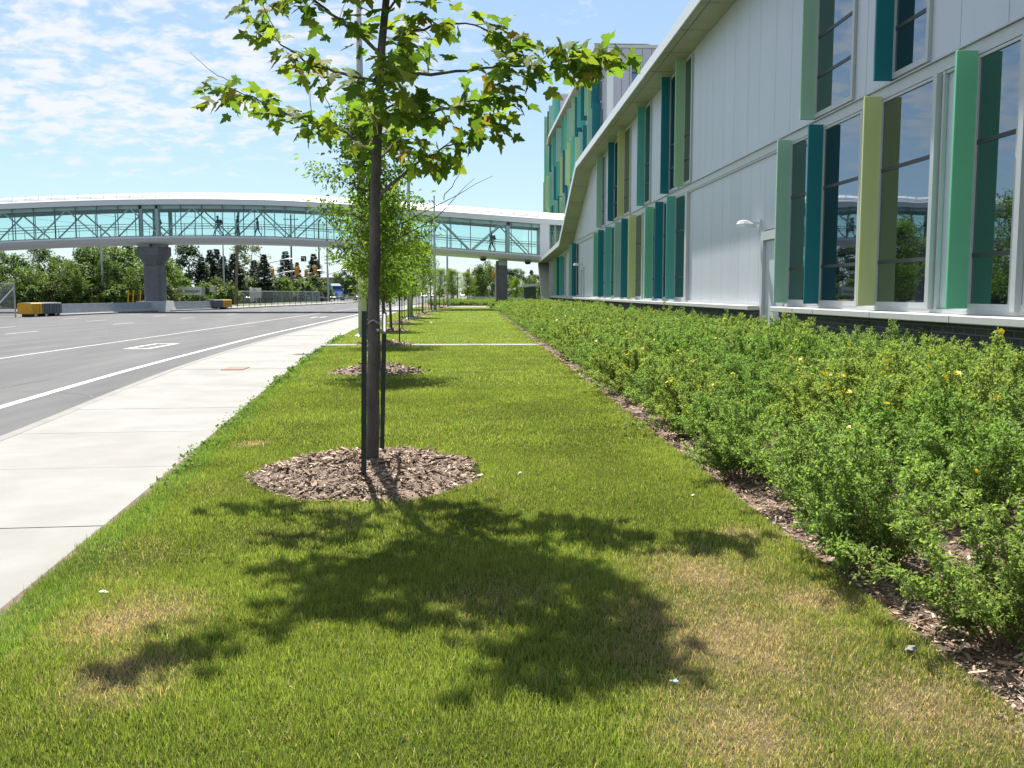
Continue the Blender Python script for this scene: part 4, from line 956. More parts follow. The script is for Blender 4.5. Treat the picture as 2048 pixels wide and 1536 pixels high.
# main limbs: height on trunk, then points relative to the trunk foot (x, y, z)
LIMBS = [
    (2.72, [(-.2, .1, 2.9), (-.5, .35, 3.02), (-.8, .6, 3.15), (-1.1, .8, 3.32), (-1.35, .95, 3.42)]),
    (3.3, [(-.2, .1, 3.38), (-.5, .2, 3.48), (-.75, .25, 3.66), (-.92, .3, 3.82)]),
    (3.28, [(.35, -.1, 3.33), (.75, -.1, 3.36), (1.15, -.1, 3.42), (1.5, -.1, 3.42), (1.95, -.15, 3.5)]),
    (2.95, [(.35, .0, 3.02), (.6, .05, 3.08), (.9, .05, 3.16), (1.12, .1, 3.2)]),
    (2.3, [(.2, -.05, 2.45), (.42, -.1, 2.62), (.7, -.1, 2.78), (.95, -.1, 2.92)]),
    (3.55, [(-.1, .0, 3.7), (-.3, -.1, 3.85), (-.55, -.2, 3.98), (-.8, -.3, 4.02)]),
    (3.6, [(.35, .1, 3.72), (.6, .15, 3.8), (.9, .2, 3.82), (1.15, .2, 3.72)]),
    (3.2, [(.1, -.35, 3.25), (.2, -.6, 3.3), (.25, -.85, 3.28)]), (3.0, [(0, .35, 3.1), (-.1, .7, 3.2)]),
    (4.0, [(-.4, -.35, 4.2), (-.8, -.75, 4.35), (-1.2, -1.35, 4.45)]), (4.4, [(.3, -.3, 4.65), (.6, -.7, 4.85), (.9, -1.0, 5.0)]),
    (2.6, [(.15, .3, 2.8), (.25, .6, 2.95)]), (3.45, [(.2, .5, 3.6), (.3, .9, 3.75)]), (3.05, [(.25, -.3, 3.05), (.45, -.5, 3.02)]),
]
for z in np.arange(3.85, 6.1, .155):
    a = z*37.3; L = np.interp(z, [3.85, 4.6, 6.2], [.75, .85, .35]); d = np.array([math.cos(a), math.sin(a)])
    p = tpos(z); LIMBS.append((z, [tuple(np.r_[p[:2]+d*L*t, z+L*(.55*t-.12*t*t)]) for t in (.25, .5, .75, 1)]))
LIMBS = [(EYE+(z-EYE)*.95, [(x*.95, y*.95, EYE+(w-EYE)*.95) for x, y, w in P]) for z, P in LIMBS]
wood = Acc(); leafC, leafD, leafN, leafL, leafT = [], [], [], [], []
def sprig(p, d, n, size, spread=.16):
    for _ in range(int(round(n*1.35))):
        dd = unit(np.array([d[0], d[1], 0])*.5 + g1.normal(size=3)*np.array([.75, .75, .35]) + np.array([0, 0, -.45]))
        st = p + g1.normal(size=3)*spread*.4; leafC.append(st + dd*g1.uniform(.02, .07)); leafD.append(dd)
        nn = unit(np.array([0, -.25, 1.0]) + g1.normal(size=3)*.55); leafN.append(nn); leafL.append(size*.9*g1.uniform(.6, 1.15)); leafT.append(g1.random())
for li, (z0, pts) in enumerate(LIMBS):
    P = np.array([tpos(z0)] + [np.array(p) for p in pts]); n = len(P)
    t = np.linspace(0, n-1, (n-1)*4+1); Q = np.stack([np.interp(t, range(n), P[:, k]) for k in range(3)], 1)
    Q[1:-1] += g1.normal(size=(len(Q)-2, 3))*.008
    r0 = .016 if li < 7 else .012
    V, F = tube_np(Q, np.linspace(r0, .003, len(Q)), 6); wood.add(V, F, (1, 1, 1))
    low = li < 14
    for k in range(2 if li != 2 else 9, len(Q)):
        f = k/len(Q)
        if g1.random() < (.62 if low else .85)*(.5+.6*f):
            d = unit(Q[k]-Q[k-1]); sd = unit(np.cross(d, [0, 0, 1]))*g1.choice((-1, 1)); td = unit(d*.7 + sd*.7 + g1.normal(size=3)*.25 + np.array([0, 0, .15]))
            tw = curve(Q[k], td, g1.uniform(.12, .3), 4, .25, g1, .06); V, F = tube_np(tw, np.linspace(.004, .002, 5), 4); wood.add(V, F, (1, 1, 1))
            for j in (2, 3, 4): sprig(tw[j], td, int(g1.integers(1, 3)), .155)
        if f > .35: sprig(Q[k], unit(Q[k]-Q[k-1]), int(g1.integers(0, 3)), .15)
    if li in (9, 10):
        for q in range(5, len(Q)): sprig(Q[q], unit(Q[q]-Q[q-1]), 4 if q < 9 else 6, .165, .28)
    sprig(Q[-1], unit(Q[-1]-Q[-2]), 7 if low else 5, .155, .14)
    if li == 2:
        for q in (10, 12, 17, 18, 19, 20): sprig(Q[q], (1, 0, 0), 5 if q > 15 else 3, .17, .2)
for p, n in (((.06, -.08, 3.02), 9), ((.16, -.1, 3.12), 9), ((.3, -.05, 2.98), 6), ((.05, -.1, 3.85), 8), ((.3, .1, 3.6), 6), ((-.05, -.1, 3.6), 6)): sprig(np.array(p), (0, -1, 0), n, .16, .3)
# bare twigs
for a, b, c in (((.02, 0, 1.85), (.55, -.1, 2.15), (.85, -.1, 2.45)), ((.03, 0, 2.0), (.45, .1, 2.2), (1.0, .15, 2.5)), ((-1.3, .9, 3.4), (-1.5, .95, 3.52), (-1.65, .98, 3.66)), ((-.75, .25, 3.66), (-.9, .3, 3.95), (-1.05, .3, 4.12)), ((-.5, .35, 3.02), (-.5, .36, 3.2), (-.52, .36, 3.32)), ((-.3, .2, 3.0), (-.36, .2, 3.15), (-.42, .2, 3.3)), ((.6, .1, 2.3), (.72, .1, 2.5), (.74, .1, 2.62))):
    t = np.linspace(0, 2, 9); Q = np.stack([np.interp(t, (0, 1, 2), (a[k], b[k], c[k])) for k in range(3)], 1); Q[1:-1] += g1.normal(size=(7, 3))*.006
    V, F = tube_np(Q, np.linspace(.006 if a[2] < 2.2 else .004, .0015, 9), 5); wood.add(V, F, (1, 1, 1))
link('limbs', wood.mesh('limbs', M['bark']), mt)
leafC, leafD, leafN = map(np.array, (leafC, leafD, leafN))
V, F, nv = maple_leaves(leafC, leafD, leafN, np.array(leafL), g1)
lt_ = np.array(leafT); base = np.where(lt_[:, None] < .60, [.125, .21, .034], np.where(lt_[:, None] < .965, [.22, .275, .04], [.30, .22, .05])); base = base*g1.uniform(.75, 1.25, (len(base), 1))
cr = link('crown', np_mesh('crown', V, [F], M['leaf'], col=np.repeat(base, nv, 0)), mt)
# stakes and tie
def stake(p, q, lab, grp):
    mb = MB(); p, q = Vector(p), Vector(q); d = (q-p)
    mb.beam(p, q, .036, .006); mb.beam(p+Vector((.015, .02, 0)), q+Vector((.015, .02, 0)), .006, .04)
    for k in range(1, 12):
        c = p+d*k/12; mb.box(c.x-.012, c.x+.012, c.y-.012, c.y-.004, c.z-.012, c.z+.012)
    o = mb.build('tree_stake', M['stake']); return tag(o, lab, 'stake', grp)
stake((-.848, 7.26, -.02), (-.822, 7.26, 1.41), 'dark green metal stake left of the nearest maple trunk', 'stakes beside the nearest tree')
stake((-.805, 8.3, .05), (-.765, 8.3, 1.38), 'dark green metal stake behind the nearest maple trunk on its right', 'stakes beside the nearest tree')
mb = MB(); c = TB + Vector((.03, 0, 1.32)); pts = [(-.822, 7.27, 1.35)] + [(c.x + .062*math.cos(t), c.y + .062*math.sin(t), 1.31+.02*math.sin(3*t)) for t in np.linspace(R(200), R(520), 14)] + [(-.765, 8.3, 1.36)]
mb.tube(pts, .006, 6); mb.tube([(-.765, 8.3, 1.36), (-.73, 7.9, 1.22), (-.765, 7.7, 1.25)], .012, 6); tag(mb.build('tie_wire', M['wire']), 'twisted wire tie looped round the nearest trunk between its two stakes', 'wire tie')
# ------------------------------------------------------------------ mulch mounds
def chips(Vx, Vy, Vz, g, s=(.014, .042)):
    n = len(Vx); C = np.stack([Vx, Vy, Vz], 1); a = g.uniform(0, 2*math.pi, n); D = unit(np.stack([np.cos(a), np.sin(a), g.normal(0, .25, n)], 1))
    N = unit(np.array([0, 0, 1.0]) + g.normal(size=(n, 3))*.45); L = g.uniform(*s, n)*g.choice([1, 1, 1, 1.9], n); W = L*g.uniform(.14, .42, n)
    S_ = unit(np.cross(D, N)); V = np.stack([C-S_*W[:, None]/2, C+S_*W[:, None]/2, C+S_*W[:, None]*.35+D*L[:, None], C-S_*W[:, None]*.35+D*L[:, None]], 1).reshape(-1, 3)
    t = g.random(n)[:, None]; c = np.where(t < .3, [.13, .088, .06], np.where(t < .75, [.30, .205, .14], [.50, .39, .29]))*g.uniform(.7, 1.25, (n, 1))
    return V, (np.arange(n)*4)[:, None]+np.array([0, 1, 2, 3]), np.repeat(c, 4, 0)
def mound(x, y, r, h, nchip, lab, seed, s=(.014, .042), grp='mulch rings round the street trees'):
    g = np.random.default_rng(seed); nr, na = 16, 48; acc = Acc()
    rr_, aa = np.meshgrid(np.linspace(0, 1, nr), np.linspace(0, 2*math.pi, na, endpoint=False), indexing='ij')
    def ht(X, Y, q): return h*(1-q**2.2)*(.72+.5*vnoise(X*3.1+seed, Y*3.1, seed)) + .075*(vnoise(X*7+seed, Y*9, seed+1)-.5)*(1-q**4)
    wob = 1+.06*np.sin(aa*3+seed)+.04*np.sin(aa*7+seed*2)
    X, Y = rr_*r*wob*np.cos(aa), rr_*r*wob*1.16*np.sin(aa); Z = ht(X, Y, rr_) + .02
    idx = np.arange(nr*na).reshape(nr, na); F = np.stack([idx[:-1], idx[1:], np.roll(idx, -1, 1)[1:], np.roll(idx, -1, 1)[:-1]], -1).reshape(-1, 4)
    cN = .6+.8*vnoise(X*14, Y*14, seed+3).reshape(-1, 1); acc.add(np.stack([X, Y, Z], -1).reshape(-1, 3), F, np.array([.14, .092, .062])*cN)
    q = np.sqrt(g.random(nchip)); a = g.uniform(0, 2*math.pi, nchip); w = 1+.06*np.sin(a*3+seed)+.04*np.sin(a*7+seed*2); q = q*g.uniform(.96, 1.05, nchip)*np.where(g.random(nchip) < .05, g.uniform(1, 1.2, nchip), 1)
    cx, cy = q*r*w*np.cos(a), q*r*w*1.16*np.sin(a); V, F, c = chips(cx, cy, ht(cx, cy, np.minimum(q, 1))+.022, g, s); acc.add(V, F, c)
    o = link('mulch_mound', acc.mesh('mulch_mound', M['chip'])); o.location = (x, y, .015); return tag(o, lab, 'mulch ring', grp)
mound(-.84, 7.78, 1.0, .16, 18000, 'largest bark mulch mound, round the foot of the nearest maple', 5)
for a, b in (((-1.35, 7.7, .17), (-.95, 7.5, .17)), ((-.2, 7.9, .17), (-.42, 7.6, .16))):
    mb = MB(); mb.tube([a, tuple((Vector(a)+Vector(b))/2+Vector((0, .02, .02))), b], [.006, .01, .007], 6); tag(mb.build('twig', M['chip']), 'dry broken twig lying on the nearest mulch mound', 'twig', 'twigs on the nearest mulch mound')
# ------------------------------------------------------------------ the row of street trees
def small_tree(seed, H, crown_lo, Rw, nl, leaf=.085, colr=(.105, .18, .03), up=.45):
    g = np.random.default_rng(seed); root = empty('street_tree'); wd = Acc()
    T = curve((0, 0, 0), (0, 0, 1), H*.97, 10, 0, g, .018); V, F = tube_np(T, np.linspace(.062, .008, 11), 8); wd.add(V, F, (1, 1, 1))
    C, D, N = [], [], []
    nb = 34; tips = []
    for i in range(nb):
        f = (i+.5)/nb; z = crown_lo + (H*.95-crown_lo)*f; a = i*2.4+g.uniform(-.3, .3)
        L = Rw*(math.sin(math.pi*(.16+.78*f))**.8)*g.uniform(.75, 1.2)
        p = np.array([np.interp(z, T[:, 2], T[:, k]) for k in range(3)])
        Q = curve(p, (math.cos(a), math.sin(a), up+.5*f), L, 6, .25, g, .08); V, F = tube_np(Q, np.linspace(.012, .002, 7), 5); wd.add(V, F, (1, 1, 1))
        for k in range(1, 7):
            m = int(nl/nb/6*g.uniform(.3, 1.7)); sp = .07+.06*Rw
            C.append(Q[k]+g.normal(size=(m, 3))*sp*np.array([1, 1, .8]))
    C = np.concatenate(C); n = len(C); out = unit(C*np.array([1, 1, 0])+1e-6); D = unit(out*.5+g.normal(size=(n, 3))*.6+np.array([0, 0, -.3])); N = unit(np.array([0, 0, 1])+g.normal(size=(n, 3))*.6)
    L = leaf*g.uniform(.7, 1.3, n); V, F = diamonds(C, D, N, L, L*.42); c = np.array(colr)*g.uniform(.65, 1.35, (n, 1))*np.where(g.random((n, 1)) < .15, [1.5, 1.25, .9], [1, 1, 1])
    mb_ = wd.mesh('trunk', M['bark']); link('trunk', mb_, root); acc = Acc(); acc.add(V, F, np.repeat(c, 4, 0)); link('crown', acc.mesh('crown', M['leaf']), root)
    return root
protoA = small_tree(31, 5.1, 1.6, 1.15, 7600, .10, (.13, .215, .034)); protoB = small_tree(32, 4.4, 1.25, 1.35, 7600, .105, (.145, .225, .03)); protoC = small_tree(33, 4.6, 1.7, .62, 1900, .12, (.09, .15, .04), .7)
ROWT = [(-1.78, 17.9, 'A', 1.0, 'second street tree from the camera, tall and fine-leaved, behind the nearest maple'), (-2.5, 27.0, 'B', 1.0, 'third street tree from the camera, growing where the narrow path starts'), (-3.2, 37.5, 'B', .98, 'fourth street tree in the row, just past the thick lamp post'), (-3.55, 46.5, 'A', .8, 'fifth street tree in the row, before the slimmer lamp post'), (-3.62, 57, 'B', 1.05, 'sixth street tree in the row, just past the slimmer lamp post'), (-3.5, 67, 'C', 1.1, 'seventh street tree in the row, thin and sparse, before the footbridge'), (-3.35, 77.5, 'C', 1.25, 'eighth street tree in the row, thin crown just before the footbridge'), (-3.2, 92, 'B', .85, 'ninth street tree in the row, just beyond the footbridge'), (-2.6, 101, 'C', .8, 'tenth street tree in the row, small, before the last lamp post'), (-2.2, 113, 'B', .95, 'eleventh street tree, left one of the two in the far bed'), (-.6, 117, 'B', .9, 'twelfth street tree, right one of the two in the far bed')]
used = set()
for i, (x, y, k, s, lb_) in enumerate(ROWT):
    pr_ = {'A': protoA, 'B': protoB, 'C': protoC}[k]; rz = i*1.7
    if k not in used:
        used.add(k); o = pr_; o.location = (x, y, .02); o.rotation_euler = (0, 0, rz); o.scale = (s, s, s)
    else: o = copy_tree(pr_, None, (x, y, .02), rz, s)
    tag(o, lb_, 'tree', 'street trees in a row along the lawn')
    if y < 100: mound(x, y+.1, .95 if i < 2 else .85, .13, 2600 if i == 0 else (1200 if i == 1 else 300), 'bark mulch ring round the %s street tree in the row' % ('second', 'third', 'fourth', 'fifth', 'sixth', 'seventh', 'eighth', 'ninth')[i], 60+i, s=(.03, .08) if i < 2 else (.06, .14))
    if 1 <= i < 10:
        for dx_, dy in ((-.42, -.3), (.4, .35)):
            stake((x+dx_, y+dy, 0), (x+dx_*1.03, y+dy, 1.45), '%s stake of the %s street tree in the row' % ('nearer' if dy < 0 else 'farther', ('', 'third', 'fourth', 'fifth', 'sixth', 'seventh', 'eighth', 'ninth', 'tenth', 'eleventh')[i]), 'stakes beside the street trees')
# ------------------------------------------------------------------ trees beyond the road
def wood_tree(seed, H, Rw, lo, n, colr, trunk=True, size=.34, name='deciduous_tree'):
    g = np.random.default_rng(seed); root = empty(name); wd = Acc()
    T = curve((0, 0, -.3), (0, 0, 1), H*.85, 6, 0, g, .04); V, F = tube_np(T, np.linspace(.2, .04, 7), 8); wd.add(V, F, (1, 1, 1))
    nc = 46; cl = []
    for i in range(nc):
        f = g.random(); z = lo+(H-lo)*f; rr0 = Rw*(math.sin(math.pi*(.14+.8*f))**.7); a = g.uniform(0, 2*math.pi); q = rr0*math.sqrt(g.uniform(.25, 1)); c = np.array([q*math.cos(a), q*math.sin(a), z]); cl.append(c)
        if i % 3 == 0:
            s = np.array([0, 0, max(.4, z-q*.8)]); Q = np.stack([s+(c-s)*t for t in np.linspace(0, 1, 4)]); V, F = tube_np(Q, [.07, .05, .035, .015], 5); wd.add(V, F, (1, 1, 1))
    link('trunk', wd.mesh('trunk', M['bark']), root)
    m = n//nc; C = np.concatenate([c + rand_dir(m, g)*(g.random((m, 1))**.45)*Rw*np.array([.34, .34, .26])*g.uniform(.7, 1.3) for c in cl]); n = len(C)
    out = unit(C-np.array([0, 0, (lo+H)/2])); D = unit(out*.6+g.normal(size=(n, 3))*.6+np.array([0, 0, -.35])); N = unit(out+np.array([0, 0, .6])+g.normal(size=(n, 3))*.5)
    L = size*g.uniform(.55, 1.35, n); V, F = diamonds(C, D, N, L, L*.6); tone = np.repeat(g.uniform(.72, 1.3, nc), m)[:, None]
    acc = Acc(); acc.add(V, F, np.repeat(np.array(colr)*tone*g.uniform(.75, 1.25, (n, 1)), 4, 0)); link('crown', acc.mesh('crown', M['far_leaf']), root); return root
def spruce(seed, H, Rw, colr=(.065, .10, .062), dens=1.3):
    g = np.random.default_rng(seed); root = empty('spruce_tree'); wd = Acc()
    V, F = tube_np([(0, 0, -.3), (0, 0, H*.5), (0, 0, H)], [.18, .1, .015], 8); wd.add(V, F, (1, 1, 1)); C, D = [], []
    z = .5
    while z < H-.1:
        f = z/H; L = Rw*(1-f)**.85*g.uniform(.55, 1.2)+.06; nb = 11
        for k in range(nb):
            a = g.uniform(0, 2*math.pi); Q = curve((0, 0, z), (math.cos(a), math.sin(a), .05-.25*(1-f)), L, 5, -.35, g, .05); V, F = tube_np(Q, np.linspace(.03, .008, 6), 4); wd.add(V, F, (1, 1, 1))
            m = int((8+14*(1-f))*dens); t = g.uniform(.15, 1, m)*5; P = np.stack([np.interp(t, range(6), Q[:, j]) for j in range(3)], 1); d = unit(Q[-1]-Q[0])
            C.append(P); sd = np.cross(d, [0, 0, 1.0]); D.append(unit(d*.8+sd*g.choice((-1, 1), (m, 1))*g.uniform(.2, .9, (m, 1))+np.array([0, 0, -.3])+g.normal(size=(m, 3))*.2))
        z += H/38*g.uniform(.8, 1.2)
    C, D = np.concatenate(C), np.concatenate(D); n = len(C); N = unit(np.array([0, 0, 1])+g.normal(size=(n, 3))*.4); L = g.uniform(.25, .5, n)*(H/9); V, F = diamonds(C, D, N, L, L*.45, .1)
    link('trunk', wd.mesh('trunk', M['bark']), root); acc = Acc(); acc.add(V, F, np.repeat(np.array(colr)*g.uniform(.6, 1.4, (n, 1)), 4, 0)); link('crown', acc.mesh('crown', M['needle']), root); return root
GREEN = (.105, .165, .04); DARK = (.05, .082, .04); PALE = (.15, .185, .085); OLIVE = (.13, .16, .07)
PW = {}
for k, a in dict(g1=(101, 8, 3.0, .8, 4600, GREEN), g2=(102, 7.2, 3.3, .5, 4600, (.12, .18, .045)), g3=(103, 8.8, 2.8, 1, 4600, (.085, .14, .042)), b1=(104, 3.2, 1.8, .1, 2200, OLIVE), b2=(105, 2.6, 1.7, .1, 2200, GREEN), d1=(106, 9, 2.6, .8, 4600, DARK), p1=(107, 9.5, 2.6, 1.6, 3000, PALE)).items(): PW[k] = (wood_tree(*a), a[1])
for k, a in dict(s1=(111, 9, 3.3), s2=(112, 9, 2.8), s3=(113, 9, 3.4, (.08, .12, .09), 1.2)).items(): PW[k] = (spruce(*a), a[1])
KIND = dict(g='bushy green deciduous tree in the wood across the road', b='rounded bush at the foot of the wood across the road', d='very dark round-topped tree standing between the green wood and the spruces', p='pale airy tree rising behind the dark trees, right of the leaning pole', s='dark pointed spruce across the road behind the signal poles')
first = set()
def plant(k, px, ytop, Y, lab=None, ybase=None, wide=1.0, rz=None):
    "a tree whose tip shows at pixel px, ytop when it stands Y metres along the street"
    pr_, H0 = PW[k]; p = at(px, ytop, Y); h = p.z+.15; s = h/H0; rz = rz if rz is not None else px*.37
    if k in first: o = copy_tree(pr_, None, (p.x, Y, -.15), rz, (s*wide, s*wide, s))
    else: first.add(k); o = pr_; o.location = (p.x, Y, -.15); o.rotation_euler = (0, 0, rz); o.scale = (s*wide, s*wide, s)
    nm = {'b': 'bush', 's': 'spruce_tree'}.get(k[0], 'deciduous_tree'); o.name = nm
    tag(o, lab or KIND[k[0]], 'bush' if k[0] == 'b' else 'tree', ('bushes' if k[0] == 'b' else 'spruces' if k[0] == 's' else 'trees') + ' across the road')
for i, (k, px, yt, Y, w) in enumerate((('g1', -95, 500, 112, 1), ('g2', -55, 508, 108, 1), ('g3', -15, 500, 116, 1), ('g1', 25, 512, 108, 1.1), ('g3', 82, 496, 118, .9), ('g2', 60, 535, 104, 1.1), ('g2', 120, 520, 106, 1.0), ('g1', 160, 500, 112, 1.1), ('g3', 195, 488, 116, 1.1), ('g2', 232, 490, 112, 1.1), ('g1', 262, 496, 114, 1.1), ('g3', 215, 520, 105, .9), ('g2', 318, 510, 116, .9), ('g1', 335, 520, 122, .8), ('g2', 285, 530, 106, 1), ('g1', 145, 540, 103, .9))): plant(k, px, yt, Y, wide=w)
for k, px, yt, Y in (('b1', 20, 572, 103), ('b2', 60, 574, 102), ('b1', 105, 568, 103), ('b2', 150, 575, 103), ('b1', 190, 572, 104), ('b2', 235, 573, 103), ('b1', 325, 566, 112), ('b2', 352, 560, 125), ('b1', 300, 575, 104), ('b2', 415, 570, 128), ('b1', 440, 560, 134), ('b2', 395, 585, 122), ('b1', 368, 588, 122), ('b2', 455, 575, 124), ('b1', 470, 556, 142), ('b2', 500, 560, 146), ('b1', 520, 566, 150), ('b2', 556, 560, 158), ('b1', 575, 558, 165), ('b2', 600, 562, 170), ('b1', 620, 556, 176), ('b2', 640, 566, 182)): plant(k, px, yt, Y)
plant('d1', 373, 494, 132)
for px, yt, Y, k, w in ((402, 512, 132, 's2', 1), (420, 500, 140, 's1', 1), (433, 497, 142, 's2', 1.0), (446, 512, 138, 's3', 1), (468, 508, 140, 's1', 1.3), (527, 508, 146, 's2', 1.1), (508, 520, 150, 's3', 1), (571, 503, 176, 's1', 1.1), (594, 524, 182, 's2', .9), (627, 508, 190, 's1', 1.1), (605, 566, 166, 's3', 1), (618, 570, 168, 's3', .9), (635, 565, 172, 's3', 1)): plant(k, px, yt, Y, wide=w)
plant('p1', 494, 490, 160, wide=1.3)
for px, yt, Y, k, lb_ in ((676, 548, 260, 'g3', 'tree behind the tanker truck, partly hidden by the thick lamp post'), (700, 528, 255, 'd1', 'dark tall tree right of the brick building by the thick lamp post'), (968, 532, 150, 'g1', 'leafy green tree left of the right bridge pier, in front of its darker neighbour'), (957, 540, 156, 'd1', 'darker tree left of the right bridge pier, leftmost of the clump'), (985, 528, 158, 'g2', 'tall green tree touching the left edge of the right bridge pier'), (1019, 541, 205, 'd1', 'narrow dark tree just right of the right bridge pier'), (1035, 540, 210, 'g3', 'round tree behind the yellow-green sapling'), (1062, 553, 215, 'g2', 'broad tree behind the booth roof'), (1082, 550, 218, 'g1', 'green tree between the booth and the canopy leg'), (1063, 540, 300, 's3', 'distant pointed tree rising above the trees behind the booth'), (1092, 568, 130, 'b2', 'pale green bush at the foot of the canopy leg'), (1105, 545, 220, 'g3', 'green tree half hidden behind the canopy leg')): plant(k, px, yt, Y, lb_)
p = at(1031, 556, 126); o = copy_tree(protoB, None, (p.x, 126, -.05), 1, .78, 'yellow-green sapling between the right bridge pier and the green booth'); o['category'] = 'tree'; o.pop('group', None)
for px, Y, k in ((760, 420, 'g1'), (790, 430, 'g2'), (820, 440, 'g1'), (850, 520, 'g3'), (880, 560, 'g2'), (905, 540, 'g1'), (930, 480, 'g3'), (945, 440, 'g2')): plant(k, px, 573+(px % 7), Y, 'hazy green tree in the distance at the end of the street', wide=1.8)
# ------------------------------------------------------------------ grass
def blades(n, x0, x1, y0, y1, hmin, hmax, w, g):
    y = np.sqrt(g.uniform(y0**2, y1**2, n)) if False else g.uniform(y0, y1, n); x = g.uniform(0, 1, n); L0 = lawn_left(y); x = L0 + .01 + x*(ROW+.05-L0)
    d = dryness(x, y); wr = edge_wear(x, y); cl = vnoise(x*11, y*11, 71)
    lush = vnoise(x*1.7, y*1.7, 72)
    edge = np.clip(1-(x-L0)/.45, 0, 1)
    keep = (g.random(n) > wr*.75) & (g.random(n) < 1-.3*d) & ~((y > 26.72) & (y < 27.48))
    for mx, my, mr in ((-.84, 7.78, .94), (-1.78, 18.0, .9), (-2.5, 27.1, .82)): keep &= np.hypot(x-mx, (y-my)/1.16) > mr*(.9+.16*vnoise(x*5, y*5, 77))
    x, y, d, cl, lush, edge = (a[keep] for a in (x, y, d, cl, lush, edge)); n = len(x)
    z = lawn_z(x, y); h = g.uniform(hmin, hmax, n)*(.55+.5*cl+.5*lush*(1-d*.6)+.4*edge*vnoise(x*2, y*2, 73)); h *= np.where(g.random(n) < .04, 1.5, 1)
    a = g.uniform(0, 2*math.pi, n); lean = np.abs(g.normal(0, .42, n))+.08+.35*d; la = g.uniform(0, 2*math.pi, n)
    lx, ly = np.cos(la)*lean, np.sin(la)*lean; wx, wy = np.cos(a)*w/2, np.sin(a)*w/2
    ww = g.uniform(.7, 1.3, n); wx *= ww; wy *= ww
    b = np.stack([x, y, z-.004], 1); m = b + np.stack([lx*h*.35, ly*h*.35, h*.6], 1); t = b + np.stack([lx*h, ly*h, h*np.sqrt(np.maximum(1-lean**2*.5, .3))], 1); s = np.stack([wx, wy, 0*wx], 1)
    V = np.stack([b-s, b+s, m+s*.75, m-s*.75, t], 1).reshape(-1, 3); o = (np.arange(n)*5)[:, None]
    pick = g.random(n); dry = pick < d*.8+.03
    c = np.where(dry[:, None], np.array([.52, .385, .265]), np.array([.212, .256, .062])*(1+.5*(lush-.4))[:, None]); c = c*g.uniform(.7, 1.3, (n, 1)); c = c*np.where((edge > .4)[:, None], [.85, 1, 1], [1, 1, 1])
    return V, o+np.array([0, 1, 2, 3]), o+np.array([3, 2, 4]), np.repeat(c, 5, 0)
gg = np.random.default_rng(99); acc = Acc()
for n, y0, y1, h0, h1, w in ((260000, 2.5, 5.2, .018, .042, .0027), (200000, 5.2, 9, .018, .040, .0036), (120000, 9, 15, .02, .042, .0065), (80000, 15, 27, .02, .04, .011), (45000, 27, 48, .02, .038, .02), (26000, 48, 96, .02, .036, .04)):
    V, F4, F3, c = blades(n, 0, 0, y0, y1, h0, h1, w, gg); k = acc.n; acc.add(V, F4, c); acc.F.setdefault(3, []).append(F3+k)
tag(link('grass', acc.mesh('grass', M['grass'])), 'short green lawn grass with straw-coloured dry patches', 'grass', kind='stuff')
# weeds creeping over the edge of the sidewalk
acc = Acc(); gw = np.random.default_rng(44); C, D, N, L = [], [], [], []
y = 3.2
while y < 34:
    if vnoise(y*.9, 0, 91) > .48:
        x = float(lawn_left(np.array([y]))[0]); m = int(gw.integers(10, 46)); r = gw.uniform(.04, .13)
        c = np.stack([x+.07+gw.normal(0, r*.5, m), y+gw.normal(0, r*1.5, m), np.abs(gw.normal(0, .045, m))+.01], 1); C.append(c); D.append(unit(gw.normal(size=(m, 3))*[1, 1, .6]+[-.3, 0, .3])); N.append(unit([0, 0, 1]+gw.normal(size=(m, 3))*.6)); L.append(gw.uniform(.02, .05, m)*(1 if y < 14 else 1.6))
    y += gw.uniform(.06, .3)
for _ in range(150):                                   # broad-leaved weeds and clover low in the turf
    y = gw.uniform(2.7, 15); l0 = float(lawn_left(np.array([y]))[0]); x = gw.uniform(l0+.1, ROW-.05); m = int(gw.integers(6, 26)); r = gw.uniform(.02, .09)
    if math.hypot(x+.84, (y-7.78)/1.16) < 1.1: continue
    C.append(np.stack([x+gw.normal(0, r, m), y+gw.normal(0, r, m), gw.uniform(.045, .075, m)], 1)); D.append(unit(gw.normal(size=(m, 3))*[1, 1, .25])); N.append(unit([0, 0, 1]+gw.normal(size=(m, 3))*.3)); L.append(gw.uniform(.012, .026, m))
C, D, N, L = map(np.concatenate, (C, D, N, L)); V, F = diamonds(C, D, N, L, L*.62); acc.add(V, F, np.repeat(np.array([.13, .21, .055])*gw.uniform(.7, 1.3, (len(C), 1)), 4, 0))
tag(link('weeds', acc.mesh('weeds', M['leaf'])), 'leafy weeds along the sidewalk edge and in the turf', 'weeds', kind='stuff')
# bark chips on the planting bed
gc_ = np.random.default_rng(45); acc = Acc()
for n, y0, y1, s in ((16000, 2.6, 6, (.012, .04)), (12000, 6, 11, (.016, .045)), (6000, 11, 24, (.025, .07))):
    y = gc_.uniform(y0, y1, n); x = ROW-.02+np.abs(gc_.normal(0, 1, n))*1.1; x = np.minimum(x, 6.4)
    z = .004 + .03*vnoise(x*3, y*3, 61) + .02*vnoise(x*9, y*9, 62) + .02*np.clip(x-2.2, 0, 3) + .006
    V, F, c = chips(x, y, z, gc_, s); acc.add(V, F, c)
tag(link('wood_chips', acc.mesh('wood_chips', M['chip'])), 'grey-brown bark chips strewn over the planting bed', 'wood chips', kind='stuff')
